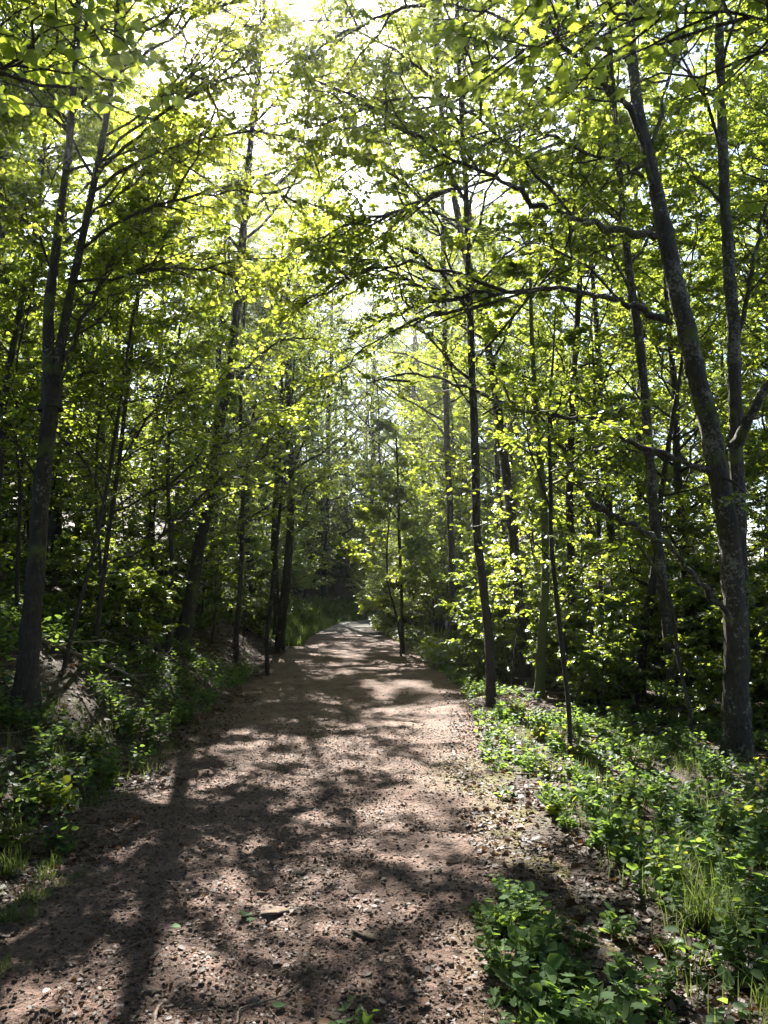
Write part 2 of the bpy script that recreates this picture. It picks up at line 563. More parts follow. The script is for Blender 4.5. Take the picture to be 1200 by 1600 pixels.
def spawn(P, n, trange, length, ang, rng, K=5, curve=0.0, wig=.06, mode='spray', jit=.25):
    """n children on each parent polyline. P (N,Kp,3); length (N,) or scalar multiplied by a taper towards the tip"""
    Np, Kp, _ = P.shape
    t = trange[0] + (trange[1] - trange[0]) * (np.arange(n) + rng.random((Np, n))) / n
    ft = t * (Kp - 1); i0 = np.minimum(ft.astype(int), Kp - 2); fr = (ft - i0)[..., None]
    idx = np.arange(Np)[:, None]
    A = P[idx, i0]; B = P[idx, i0 + 1]
    O = A * (1 - fr) + B * fr
    T = norm(B - A)
    up = np.array([0, 0, 1.])
    if mode == 'spray':
        side = norm(np.cross(T, up) + 1e-4)
        sgn = np.where((np.arange(n)[None, :] + rng.integers(0, 2, (Np, 1))) % 2 == 0, 1., -1.)
        lat = norm(side * sgn[..., None] + up * rng.normal(0, .35, (Np, n, 1)))
    else:
        az = (np.arange(n) * 2.39996 + rng.random((Np, 1)) * 6.28) + rng.normal(0, .5, (Np, n))
        ref = np.where(np.abs(T[..., 2:3]) > .8, np.array([1., 0, 0]), np.array([0, 0, 1.]))
        u = norm(np.cross(T, ref)); v = np.cross(T, u)
        lat = u * np.cos(az)[..., None] + v * np.sin(az)[..., None]
    a = ang[0] + (ang[1] - ang[0]) * rng.random((Np, n, 1))
    D = norm(T * np.cos(a) + lat * np.sin(a))
    L = (np.broadcast_to(np.asarray(length, float).reshape(-1, 1), (Np, n)) * (1.0 - .55 * (t - trange[0]) / max(1e-6, trange[1] - trange[0]))
         * (1 + jit * rng.normal(size=(Np, n)))).clip(.05)
    s = np.linspace(0, 1, K)
    Q = O[:, :, None, :] + D[:, :, None, :] * (s * 1.)[None, None, :, None] * L[:, :, None, None]
    Q = Q + up * (curve * L)[:, :, None, None] * (s ** 2)[None, None, :, None]
    wv = rng.normal(0, wig, (Np, n, K, 3)) * L[:, :, None, None] * (s ** .8)[None, None, :, None] * .6
    wv[:, :, 0] = 0
    Q = Q + wv
    return Q.reshape(Np * n, K, 3), L.reshape(-1), t.reshape(-1)


def leaf_frames(P, n, size, rng, trange=(.1, 1.0), droop=.25, flat=.75):
    """alternate leaves along polylines P"""
    Np, K, _ = P.shape
    t = trange[0] + (trange[1] - trange[0]) * (np.arange(n) + .3 * rng.random((Np, n))) / max(1, n - .7)
    t = t.clip(0, 1)
    ft = t * (K - 1); i0 = np.minimum(ft.astype(int), K - 2); fr = (ft - i0)[..., None]
    idx = np.arange(Np)[:, None]
    A = P[idx, i0]; B = P[idx, i0 + 1]
    O = A * (1 - fr) + B * fr
    T = norm(B - A)
    up = np.array([0, 0, 1.])
    side = norm(np.cross(T, up) + 1e-4)
    sgn = np.where(np.arange(n)[None, :] % 2 == 0, 1., -1.)
    D = norm(T * rng.uniform(.2, .9, (Np, n, 1)) + side * sgn[..., None] + rng.normal(0, .3, (Np, n, 3)) - up * droop)
    nn = up * flat + rng.normal(0, .42, (Np, n, 3))
    S = norm(np.cross(nn, D)); Nn = np.cross(D, S)
    sz = size * (1 + .28 * rng.normal(size=(Np, n))).clip(.35, 1.7)
    return O.reshape(-1, 3), D.reshape(-1, 3), S.reshape(-1, 3), Nn.reshape(-1, 3), sz.reshape(-1)


def put_leaves(acc, fr, rng, mat=0, width=.78, kind='quad', petiole=.18):
    O, D, S, Nn, sz = fr
    n = len(O)
    if n == 0:
        return
    fold = rng.uniform(.05, .32, n)
    curl = rng.uniform(-.05, .28, n)
    if kind == 'quad':       # two quads folded on the midrib
        u = np.array([0, .28, .70, 1.0, .70, .28]); v = np.array([0, .42, .36, 0, -.36, -.42])
        fl = [np.array([[0, 1, 2, 3], [3, 4, 5, 0]])]
    elif kind == 'diamond':
        u = np.array([0, .45, 1.0, .45]); v = np.array([0, .46, 0, -.46])
        fl = [np.array([[0, 1, 2, 3]])]
    elif kind == 'round':    # rounder leaf with a bent midrib, three strips a side
        u = np.array([0, .34, .68, 1.0, .10, .42, .78, .10, .42, .78])
        v = np.array([0, 0, 0, 0, .34, .50, .30, -.34, -.50, -.30])
        fl = [np.array([[0, 1, 5, 4], [1, 2, 6, 5], [1, 0, 7, 8], [2, 1, 8, 9]]), np.array([[2, 3, 6], [3, 2, 9]])]
    elif kind == 'lobed':    # palmate five-lobed leaf, fanned from the stalk
        ang = np.radians([-118, -95, -72, -52, -38, -18, 0, 18, 38, 52, 72, 95, 118])
        rad = np.array([.42, .36, .62, .46, .80, .58, 1.0, .58, .80, .46, .62, .36, .42])
        u = np.concatenate([[0.0], .30 + (rad * np.cos(ang)) * .70]); v = np.concatenate([[0.0], rad * np.sin(ang) * .72])
        fl = [np.array([[0, k, k + 1] for k in range(1, 13)])]
    k = len(u)
    vv = v * (width / .78)
    lift = np.abs(vv)
    X = (O[:, None, :] + D[:, None, :] * ((u + petiole) * 1.0)[None, :, None] * sz[:, None, None]
         + S[:, None, :] * vv[None, :, None] * sz[:, None, None]
         + Nn[:, None, :] * (lift[None, :] * fold[:, None] * 1.4 - curl[:, None] * (u ** 2)[None, :])[..., None] * sz[:, None, None])
    base = (np.arange(n) * k)[:, None, None]
    acc.add_multi(X.reshape(-1, 3), [(base + f[None]).reshape(-1, f.shape[1]) for f in fl], mat)


def crown_from(L1, len1, rng, n2=7, n3=5, nleaf=9, size=.075, kind='quad', f2=.42, l3=.34, r1=None, width=.78, droop=.25, flat=.75,
               wood=True, leaf_mat=0, twig_mat=1, t2=(.22, 1.0), acc=None, flip=0.0):
    """sub-branches, twigs and leaves on the limbs L1; returns an Acc"""
    acc = acc or Acc()
    L2, len2, _ = spawn(L1, n2, t2, len1 * f2, (.55, 1.1), rng, K=5, curve=-.04, wig=.09)
    L3, len3, _ = spawn(L2, n3, (.15, 1.0), np.minimum(l3, .12 + len2 * .6), (.5, 1.1), rng, K=3, curve=-.08, wig=.1)
    if wood:
        R2 = (len2[:, None] * .011 + .004).clip(.003, .03) * np.linspace(1, .25, 5)[None]
        tubes(acc, L2, R2, 4, twig_mat)
        R3 = np.broadcast_to(np.array([.0055, .0042, .0025]), (len(L3), 3))
        tubes(acc, L3, R3, 3, twig_mat)
    put_leaves(acc, leaf_frames(L3, nleaf, size, rng, droop=droop, flat=flat), rng, leaf_mat, width, kind)
    put_leaves(acc, leaf_frames(L2, max(3, nleaf // 2), size, rng, trange=(.4, 1), droop=droop, flat=flat), rng, leaf_mat, width, kind)
    return acc


def auto_limbs(trunk, rad, n, trange, length, ang, rng, curve=.12, wig=.06, prof=None):
    """limbs off one trunk polyline (K,3); length * profile(t)"""
    P = resample(trunk, 24)[None]
    Q, L, t = spawn(P, n, trange, length, ang, rng, K=8, curve=0, wig=wig, mode='radial', jit=.22)
    if prof is not None:
        # rescale every limb about its own root by the crown's profile
        k = prof(t)
        root = Q[:, :1]
        Q = root + (Q - root) * k[:, None, None]
        L = L * k
    s = np.linspace(0, 1, 8)
    Q[:, :, 2] += (curve * L)[:, None] * (s ** 2)[None]
    r0 = np.interp(t, np.linspace(0, 1, len(rad)), rad) * .42
    R = np.minimum(r0, .012 + L * .012)[:, None] * np.linspace(1, .18, 8)[None]
    return Q, L, R


def trunk_mesh(name, polys, mat, origin, rng, sides=10, flare=True):
    acc = Acc()
    for pts, rad in polys:
        P, R = catmull(np.asarray(pts, float), rad, 6 if not flare else 12)
        if flare:
            d = np.linalg.norm(P - P[0], axis=1)
            k = max(R[0] * 2.0, .05)
            a_ = np.arange(sides) / sides * 2 * PI
            ph = rng.random(2) * 6.28
            lob = 1 + np.exp(-d / k)[:, None] * (.55 + .35 * np.cos(3 * a_ + ph[0]) + .25 * np.cos(5 * a_ + ph[1]))[None]
            lob = lob * (1 + .07 * np.sin(d * 5.1 + ph[0])[:, None] * np.cos(a_ + ph[1])[None] + .05 * np.sin(d * 13 + ph[1])[:, None] * np.cos(2 * a_ + ph[0])[None])
            tubes(acc, P[None], R[None], sides, 0, .045, rng, lob[None])
            continue
        tubes(acc, P[None], R[None], sides, 0, .05, rng)
    return acc.mesh(name, [mat], True, origin)


# ------------------------------------------------------------------ hero trees (their trunks follow the photo)
def hero(label, cat_group, base, trunks, branches, bark, leafmat, seed, auto=None, crown=None, name='deciduous_tree',
         branch_name='branch', bcrown=None, sides=10):
    """trunks: list of (points, radii) in world space, the first one rooted; branches the same."""
    rng = np.random.default_rng(seed)
    root = thing(name, tuple(base), label, 'tree', cat_group)
    me = trunk_mesh('trunk', trunks, bark, base, rng, sides)
    link_mesh('trunk', me, root)
    acc = Acc()
    cr = dict(n2=6, n3=5, nleaf=9, size=.075)
    cr.update(crown or {})
    for bp, br, *bx in branches:
        P, R = catmull(np.asarray(bp, float), br, 4)
        kink = rng.normal(0, 1, P.shape) * (.010 + .35 * R)[:, None]
        kink[0] = 0
        P = P + kink
        R = R * (1 + .12 * rng.normal(size=len(R))).clip(.75, 1.3)
        b = Acc(); tubes(b, P[None], R[None], 7, 0, .06, rng)
        link_mesh(branch_name, b.mesh('branch', [bark], True, base), root)
        L1 = resample(P, 8)[None]
        ln = np.array([np.linalg.norm(np.diff(P, axis=0), axis=1).sum()])
        bc = dict(cr); bc.update(n2=int(7 + ln[0] * 4.0)); bc.update(bcrown or {})
        if bx:
            bc.update(bx[0])
        bc['f2'] = min(.42, 1.1 / max(ln[0], .3))
        crown_from(L1, ln, rng, acc=acc, **bc)
    if auto:
        for k, (ti, n, tr, length, ang, curve) in enumerate(auto):
            pts, rad = trunks[ti]
            Pt, Rt = catmull(np.asarray(pts, float), rad, 6)
            prof = lambda t, tr=tr: 1 - .0 * t
            Q, L, R = auto_limbs(Pt, Rt, n, tr, length, ang, rng, curve)
            tubes(acc, Q, R, 5, 2)
            crown_from(Q, L, rng, acc=acc, **cr)
    if acc.v:
        link_mesh('crown', acc.mesh('crown', [leafmat, M['twig'], bark], False, base, (2,)), root)
    return root


WS = .74      # trunk widths were read generously off the photo


def poly(pts, Y, dY=0.0):
    """photo pixels (x, y, width) at depth Y -> world points and radii; dY leans the line away by its height"""
    n = len(pts)
    out = []; rad = []
    for k, (x, y, wd) in enumerate(pts):
        yy = Y + dY * k / max(1, n - 1)
        out.append(at(x, y, yy)); rad.append(pxm(wd * WS, yy) / 2)
    return np.array(out), np.array(rad)


def rooted(pts, Y, dY=0.0):
    P, R = poly(pts, Y, dY)
    x, y = P[0][0], P[0][1]
    g = gz(x, y)
    b = np.array([x, y, g])
    if P[0][2] > g + .25:
        P = np.vstack([b - [0, 0, .12], P]); R = np.concatenate([[R[0] * 1.05], R])
    else:
        keep = [k for k in range(len(P)) if P[k][2] > g + .25]
        P = np.vstack([b - [0, 0, .12], P[keep]]); R = np.concatenate([[R[0]], R[keep]])
    return P, R, b


# R1: the big leaning trunk on the right
WS = .78
Y = 8.4
P, R, b = rooted([(1148, 1170, 50), (1150, 1000, 46), (1140, 850, 42), (1115, 700, 40), (1085, 570, 38), (1060, 460, 36), (1040, 370, 34), (1022, 280, 27), (1003, 200, 25),
                  (990, 120, 23), (985, 40, 21), (986, -80, 17), (995, -230, 13), (990, -420, 8), (985, -560, 3)], Y, 1.6)
B = []
for pts, dY, y0 in [
    ([(1024, 370, 12), (960, 358, 11), (900, 345, 10), (860, 330, 9), (810, 300, 8), (780, 277, 6), (710, 250, 5), (660, 215, 4), (600, 195, 3), (540, 200, 2)], -1.2, 9.0),
    ([(790, 455, 6), (700, 422, 5), (620, 410, 5), (550, 430, 4), (490, 465, 2)], -.6, 7.9),
    ([(840, 454, 6), (740, 480, 5), (650, 500, 5), (570, 545, 3), (520, 590, 2)], -.6, 8.1),
    ([(720, 465, 5), (640, 440, 4), (560, 400, 4), (500, 390, 2)], -.4, 7.7),
    ([(780, 277, 6), (700, 300, 5), (620, 330, 5), (540, 352, 4), (470, 385, 2)], -.8, 8.2),
    ([(900, 345, 7), (820, 250, 6), (740, 180, 5), (650, 150, 5), (560, 172, 4), (480, 205, 2)], -1.0, 8.8),
    ([(860, 60, 6), (760, 20, 5), (660, 10, 5), (560, 40, 4), (480, 90, 2)], -1.0, 8.2),
    ([(1050, 505, 11), (990, 480, 9), (960, 468, 8), (920, 457, 8), (860, 453, 7), (790, 455, 7), (720, 465, 6), (650, 478, 5), (600, 498, 4), (555, 520, 2)], -1.4, 8.85),
    ([(975, 472, 5), (920, 420, 5), (860, 385, 4), (800, 375, 3), (750, 350, 2)], -1.0, 8.6),
    ([(1108, 735, 9), (1050, 715, 8), (990, 690, 8), (930, 660, 7), (860, 650, 7), (800, 635, 6), (740, 610, 5), (680, 590, 4), (620, 585, 3), (570, 600, 2)], -1.6, 8.6),
    ([(1140, 965, 8), (1110, 930, 8), (1080, 895, 8), (1040, 850, 9), (1000, 830, 9), (950, 800, 8), (910, 760, 8), (880, 700, 6), (860, 660, 4), (840, 640, 2)], -.8, 8.3),
    ([(1005, 277, 8), (970, 255, 7), (920, 240, 6), (850, 210, 5), (800, 205, 3), (740, 235, 2)], -1.2, 9.2),
    ([(1020, 290, 12), (985, 170, 11), (960, 150, 10), (920, 110, 9), (870, 60, 8), (856, 0, 7), (850, -90, 5), (835, -180, 3)], -1.0, 9.1),
    ([(1018, 225, 9), (1045, 130, 7), (1066, 60, 6), (1073, 0, 5), (1085, -90, 4), (1090, -190, 2)], .8, 9.3),
    ([(1140, 700, 15), (1165, 660, 14), (1195, 610, 12), (1240, 560, 9), (1290, 480, 6), (1330, 420, 3)], -.4, 8.6),
    ([(1130, 745, 7), (1170, 775, 5), (1220, 800, 4), (1260, 815, 2)], -.6, 8.6),
]:
    pp, rr = poly(pts, y0, dY)
    if len(B) in (0, 1, 6, 7) or pts[0][0] in (1108, 1140):
        B.append((pp, rr * 1.35, dict(t2=(.55, 1.0), n2=9)))
    else:
        B.append((pp, rr * 1.1))
hero('thick grey trunk leaning left over the path, with long bare arching branches', None, b, [(P, R)], B, M['bark_grey'], M['leaf_tall'], 11,
     auto=[(0, 16, (.55, .985), 2.4, (.6, 1.2), .1)], crown=dict(n2=7, n3=5, nleaf=10, size=.046), bcrown=dict(n3=5, nleaf=10), sides=14)

WS = .64
# R2: the straight trunk behind it
P, R, b = rooted([(1162, 1120, 34), (1158, 900, 33), (1150, 680, 33), (1145, 500, 31), (1138, 400, 28), (1132, 300, 26), (1128, 200, 25), (1125, 100, 23), (1122, 0, 21), (1118, -140, 17), (1120, -300, 12), (1115, -480, 6), (1115, -560, 2)], 10.2, .6)
B = []
for pts, dY, y0 in [
    ([(1150, 610, 16), (1160, 520, 13), (1172, 440, 11), (1185, 370, 9), (1200, 290, 7), (1215, 190, 5), (1225, 80, 3)], .6, 10.5),
    ([(1130, 45, 7), (1160, 48, 6), (1200, 55, 4), (1250, 50, 2)], -.5, 10.8),
]:
    B.append(poly(pts, y0, dY))
hero('straight pale grey trunk just behind the leaning one, near the right edge', None, b, [(P, R)], B, M['bark_grey'], M['leaf_tall'], 12,
     auto=[(0, 18, (.42, .985), 2.2, (.6, 1.2), .12)], crown=dict(n2=8, n3=6, nleaf=10, size=.046), sides=12)

# R3 and its leaning neighbour
P, R, b = rooted([(1055, 1090, 27), (1038, 940, 24), (1022, 800, 24), (1012, 680, 23), (1002, 560, 22), (988, 460, 21), (978, 380, 19), (970, 300, 17), (962, 200, 16), (957, 150, 15), (950, 0, 12), (944, -150, 9), (950, -300, 3)], 11.2, .8)
hero('thin mottled trunk with a slight curve left of the big leaning one', None, b, [(P, R)], [poly([(968, 340, 6), (940, 310, 5), (900, 280, 4), (850, 260, 2)], 11.4, -.6)], M['bark_grey'], M['leaf_tall'], 13,
     auto=[(0, 16, (.40, .985), 1.9, (.6, 1.2), .12)], crown=dict(n2=8, n3=6, nleaf=18, size=.046))
P, R, b = rooted([(1000, 1050, 24), (1012, 960, 21), (1024, 880, 18), (1032, 780, 14), (1050, 660, 11), (1066, 560, 8), (1080, 420, 5), (1090, 330, 2)], 12.4, .5)
hero('short dark trunk leaning right behind the thin mottled one', None, b, [(P, R)], [], M['bark_dark'], M['leaf_under'], 14,
     auto=[(0, 14, (.3, .985), 1.7, (.7, 1.3), .1)], crown=dict(n2=8, n3=6, nleaf=10, size=.047))
# dead pole and broken stem
P, R, b = rooted([(1078, 1110, 8), (1060, 1030, 9), (1050, 950, 9), (1030, 900, 8), (1008, 868, 7), (996, 850, 4)], 9.6, .2)
hero('bare crooked dead stem beside the foot of the thin mottled trunk', None, b, [(P, R)], [], M['bark_grey'], M['leaf_under'], 15, name='dead_sapling')

WS = .74
# R4, R5: pair right of the path
P, R, b = rooted([(768, 1108, 21), (764, 1000, 19), (753, 900, 18), (745, 830, 18), (742, 700, 18), (738, 600, 16), (735, 500, 15), (732, 430, 14), (728, 300, 12), (722, 200, 11), (716, 60, 9), (712, -80, 6), (710, -200, 2)], 10.9, .8)
hero('dark straight trunk standing right at the edge of the path', None, b, [(P, R)], [
     poly([(729, 320, 7), (680, 235, 6), (620, 185, 5), (560, 150, 4), (495, 140, 2)], 11.4, .4), poly([(722, 200, 7), (670, 120, 6), (600, 70, 5), (530, 40, 4), (460, 30, 2)], 11.5, -.6),
     poly([(735, 500, 6), (690, 430, 5), (640, 390, 5), (580, 370, 4), (515, 382, 2)], 11.2, .8), poly([(720, 150, 6), (770, 90, 5), (830, 50, 4), (880, 30, 2)], 11.5, -.6), poly([(745, 640, 5), (715, 600, 4), (690, 540, 3), (660, 500, 2)], 11.2, -.5)], M['bark_dark'], M['leaf_tall'], 16,
     auto=[(0, 24, (.34, .985), 2.9, (.6, 1.2), .12)], crown=dict(n2=8, n3=6, nleaf=18, size=.046))
P, R, b = rooted([(822, 1050, 23), (806, 880, 21), (796, 780, 20), (785, 700, 19), (775, 620, 18), (762, 540, 17), (744, 460, 16), (726, 390, 15), (712, 320, 14), (702, 260, 13), (690, 180, 11), (682, 80, 9), (676, -60, 7), (672, -180, 3)], 14, .8)
hero('slender trunk bowed left, rising behind the dark one at the path edge', None, b, [(P, R)], [
     poly([(703, 265, 6), (650, 230, 5), (600, 240, 4), (540, 270, 3), (480, 330, 2)], 14.5, .6), poly([(715, 345, 6), (660, 330, 5), (600, 340, 4), (550, 380, 2)], 14.4, -.8),
     poly([(745, 460, 6), (800, 400, 5), (850, 370, 4), (890, 360, 2)], 14.3, -.6)], M['bark_left'], M['leaf_tall'], 17,
     auto=[(0, 26, (.36, .985), 3.4, (.6, 1.2), .12)], crown=dict(n2=8, n3=6, nleaf=18, size=.046))
P, R, b = rooted([(708, 945, 15), (703, 800, 14), (697, 640, 13), (695, 520, 12), (693, 400, 11), (690, 250, 9), (686, 100, 6), (684, 0, 2)], 20, .8)
hero('narrow upright trunk among the bright bushes right of the path', None, b, [(P, R)], [], M['bark_dark'], M['leaf_tall'], 18,
     auto=[(0, 26, (.3, .985), 3.0, (.6, 1.2), .12)], crown=dict(n2=8, n3=6, nleaf=18, size=.046))
# R7 sapling in front
P, R, b = rooted([(890, 1195, 11), (888, 1100, 10), (872, 960, 10), (862, 850, 9), (860, 750, 9), (858, 650, 7), (864, 560, 5), (868, 480, 2)], 7.6, .3)
hero('thin dark sapling standing alone in the ground plants right of the path', None, b, [(P, R)],
     [poly([(872, 960, 4), (905, 900, 3), (935, 850, 2)], 7.7, -.3), poly([(862, 800, 5), (835, 720, 4), (822, 660, 3), (823, 600, 2)], 7.7, -.3), poly([(868, 890, 4), (830, 840, 3), (770, 800, 2), (720, 730, 1)], 7.7, -.5),
      poly([(860, 730, 4), (905, 690, 3), (960, 670, 2)], 7.7, -.4)], M['bark_dark'], M['leaf_under'], 19,
     crown=dict(n2=8, n3=6, nleaf=10, size=.046, flat=1.1), name='sapling')
# R8 mossy, R9, R10
P, R, b = rooted([(842, 1065, 22), (846, 1000, 19), (852, 920, 17), (850, 800, 15), (838, 650, 12), (830, 500, 9), (828, 380, 5), (826, 300, 2)], 11.8, .4)
hero('moss covered trunk in the shade right of the path', None, b, [(P, R)], [], M['bark_moss'], M['leaf_under'], 20,
     auto=[(0, 14, (.35, .985), 1.6, (.7, 1.3), .05)], crown=dict(n2=8, n3=6, nleaf=10, size=.08, flat=1.0))
P, R, b = rooted([(893, 1045, 19), (893, 900, 17), (890, 760, 16), (896, 600, 14), (905, 450, 12), (912, 300, 10), (916, 150, 8), (918, 0, 6), (920, -120, 2)], 13.2, .6)
hero('dark straight trunk behind the lone sapling', None, b, [(P, R)], [], M['bark_dark'], M['leaf_tall'], 21,
     auto=[(0, 20, (.35, .985), 1.9, (.6, 1.2), .12)], crown=dict(n2=8, n3=6, nleaf=18, size=.046))
P, R, b = rooted([(942, 1030, 10), (938, 900, 9), (934, 780, 8), (930, 640, 6), (925, 520, 3)], 12.6, .3)
hero('pencil thin stem between two dark trunks right of the path', None, b, [(P, R)], [], M['bark_dark'], M['leaf_under'], 22,
     auto=[(0, 12, (.35, .985), 1.1, (.7, 1.3), .05)], crown=dict(n2=5, n3=5, nleaf=10, size=.047), name='sapling')
# thin bright pair at the path edge
P, R, b = rooted([(629, 1000, 8), (627, 920, 7), (624, 850, 7), (622, 760, 5), (618, 660, 3)], 21, .4)
hero('thin dark stem in front of the sunlit bushes at the path edge', None, b, [(P, R)], [], M['bark_dark'], M['leaf_under'], 23,
     auto=[(0, 12, (.25, .985), 1.5, (.7, 1.3), .05)], crown=dict(n2=8, n3=6, nleaf=10, size=.09), name='sapling')
P, R, b = rooted([(626, 1002, 5), (616, 950, 5), (606, 910, 4), (605, 850, 4), (612, 780, 2)], 20, .4)
hero('wiry stem curving away from the thin dark one at the path edge', None, b, [(P, R)], [], M['bark_dark'], M['leaf_under'], 24,
     auto=[(0, 10, (.3, .985), 1.2, (.7, 1.3), .05)], crown=dict(n2=8, n3=6, nleaf=10, size=.09), name='sapling')

# L1: forked tree at the left edge
P, R, b = rooted([(35, 1118, 50), (45, 1020, 42), (55, 900, 37), (62, 800, 35), (72, 700, 33), (80, 625, 34)], 7.0, .3)
Pa, Ra = poly([(78, 640, 27), (75, 560, 24), (78, 470, 22), (88, 380, 18), (105, 250, 15), (118, 100, 14), (122, 0, 12), (128, -130, 9), (130, -260, 6), (134, -400, 2)], 7.3, .6)
Pb, Rb = poly([(84, 640, 24), (92, 560, 21), (108, 470, 18), (125, 390, 16), (150, 270, 14), (175, 130, 12), (185, 0, 11), (196, -130, 8), (210, -260, 5), (225, -380, 2)], 7.3, 1.0)
hero('tall dark trunk forking into two stems on the left bank', None, b, [(P, R), (Pa, Ra), (Pb, Rb)],
     [poly([(90, 600, 10), (115, 540, 9), (140, 480, 8), (170, 420, 6), (205, 370, 4), (250, 320, 2)], 7.3, .8),
      poly([(100, 380, 6), (140, 340, 5), (200, 290, 5), (260, 260, 4), (330, 235, 2)], 7.5, 1.0),
      poly([(160, 250, 6), (220, 190, 5), (280, 130, 5), (340, 95, 4), (400, 65, 2)], 7.9, 1.0),
      poly([(175, 130, 8), (260, 60, 7), (350, 10, 6), (450, -30, 5), (560, -60, 3), (640, -70, 2)], 8.0, 1.8),
      poly([(150, 270, 8), (240, 190, 7), (330, 135, 6), (420, 112, 5), (510, 130, 4), (590, 170, 2)], 7.8, 2.0),
      poly([(190, -50, 8), (300, -130, 7), (420, -180, 5), (540, -200, 4), (640, -190, 2)], 8.1, 1.6),
      poly([(125, 390, 8), (200, 340, 7), (290, 308, 6), (380, 300, 5), (460, 312, 4), (540, 345, 2)], 7.4, .6),
      poly([(140, 300, 7), (220, 250, 6), (310, 220, 6), (400, 205, 5), (480, 225, 4), (550, 250, 2)], 7.5, .9),
      poly([(115, 440, 7), (190, 430, 6), (270, 420, 5), (350, 425, 4), (420, 450, 2)], 7.4, .2),
      poly([(112, 200, 6), (60, 120, 5), (0, 60, 4), (-60, 20, 2)], 7.7, .8),
      poly([(62, 750, 6), (30, 700, 5), (-20, 660, 4), (-60, 640, 2)], 7.2, -.4),
      poly([(80, 420, 6), (60, 370, 5), (30, 330, 4), (-10, 290, 2)], 7.4, -.6)], M['bark_left'], M['leaf_tall'], 31,
     auto=[(1, 15, (.3, .985), 1.9, (.6, 1.2), .1), (2, 15, (.3, .985), 1.9, (.6, 1.2), .1)], crown=dict(n2=8, n3=6, nleaf=10, size=.046), sides=14)
# L2
P, R, b = rooted([(282, 1005, 34), (300, 925, 27), (311, 850, 25), (326, 780, 24), (345, 650, 21), (358, 600, 19), (370, 480, 18), (381, 350, 16), (394, 200, 13), (408, 80, 11), (418, -40, 9), (426, -160, 6), (432, -260, 2)], 14, 1.0)
hero('grey trunk leaning right out of the bank, left of the path', None, b, [(P, R)], [
     poly([(394, 200, 7), (440, 150, 6), (500, 120, 5), (560, 110, 4), (620, 130, 2)], 14.7, -.8), poly([(381, 350, 7), (430, 290, 6), (490, 250, 5), (550, 240, 4), (610, 260, 2)], 14.6, .5),
     poly([(371, 480, 7), (430, 420, 6), (480, 385, 5), (540, 380, 4), (600, 400, 2)], 14.5, -.6), poly([(352, 620, 6), (400, 560, 5), (450, 530, 4), (500, 530, 2)], 14.4, -.6),
     poly([(365, 520, 6), (310, 450, 5), (260, 410, 4), (210, 400, 2)], 14.4, -.8)], M['bark_left'], M['leaf_tall'], 32,
     auto=[(0, 26, (.36, .985), 3.7, (.6, 1.2), .12)], crown=dict(n2=8, n3=6, nleaf=18, size=.047), sides=12)
# L3 thin stem right at the path
P, R, b = rooted([(419, 1047, 9), (417, 1000, 9), (425, 930, 9), (432, 850, 8), (438, 790, 7), (446, 720, 6), (455, 640, 4), (460, 560, 2)], 15.4, .3)
hero('thin crooked dark stem at the left edge of the path', None, b, [(P, R)], [poly([(436, 800, 4), (470, 770, 3), (520, 730, 2)], 15.5, -.4)], M['bark_dark'], M['leaf_under'], 33,
     auto=[(0, 10, (.45, .985), 1.4, (.7, 1.3), .05)], crown=dict(n2=8, n3=6, nleaf=10, size=.046), name='sapling')
# L4 pair
P, R, b = rooted([(438, 992, 19), (446, 920, 20), (452, 850, 17), (455, 760, 15), (452, 640, 13), (450, 500, 10), (452, 380, 7), (455, 300, 2)], 21, .5)
Pa, Ra = poly([(434, 992, 14), (430, 900, 14), (428, 820, 12), (436, 720, 10), (440, 600, 8), (438, 480, 5), (440, 400, 2)], 21, .5)
hero('twin stemmed thick dark tree on the left where the path narrows', None, b, [(P, R), (Pa, Ra)], [], M['bark_dark'], M['leaf_tall'], 34,
     auto=[(0, 20, (.3, .985), 3.3, (.6, 1.2), .1), (1, 14, (.35, .985), 2.8, (.6, 1.2), .1)], crown=dict(n2=8, n3=6, nleaf=18, size=.046))
P, R, b = rooted([(370, 988, 11), (376, 900, 10), (379, 790, 9), (376, 660, 7), (380, 520, 5), (384, 420, 2)], 15.5, .3)
hero('slim upright stem on the bank between two larger left trunks', None, b, [(P, R)], [], M['bark_dark'], M['leaf_under'], 35,
     auto=[(0, 16, (.3, .985), 1.7, (.7, 1.3), .06)], crown=dict(n2=8, n3=6, nleaf=10, size=.046), name='sapling')
# L6.. saplings between
P, R, b = rooted([(95, 1080, 9), (110, 1000, 9), (132, 915, 8), (160, 800, 8), (186, 640, 7), (204, 520, 6), (222, 420, 5), (244, 320, 2)], 8.6, .5)
hero('slim pole leaning right just beside the forked trunk', None, b, [(P, R)], [poly([(165, 790, 4), (130, 720, 4), (60, 650, 3), (0, 610, 2)], 8.7, -.3)], M['bark_left'], M['leaf_under'], 36,
     auto=[(0, 18, (.35, .985), 1.4, (.7, 1.3), .05)], crown=dict(n2=8, n3=6, nleaf=10, size=.046), name='sapling')
P, R, b = rooted([(148, 1010, 11), (165, 870, 10), (186, 720, 9), (204, 560, 8), (220, 430, 7), (232, 300, 5), (238, 180, 2)], 9.8, .4)
Pa, Ra = poly([(158, 900, 7), (150, 760, 6), (158, 620, 5), (176, 480, 4), (186, 380, 2)], 9.9, .3)
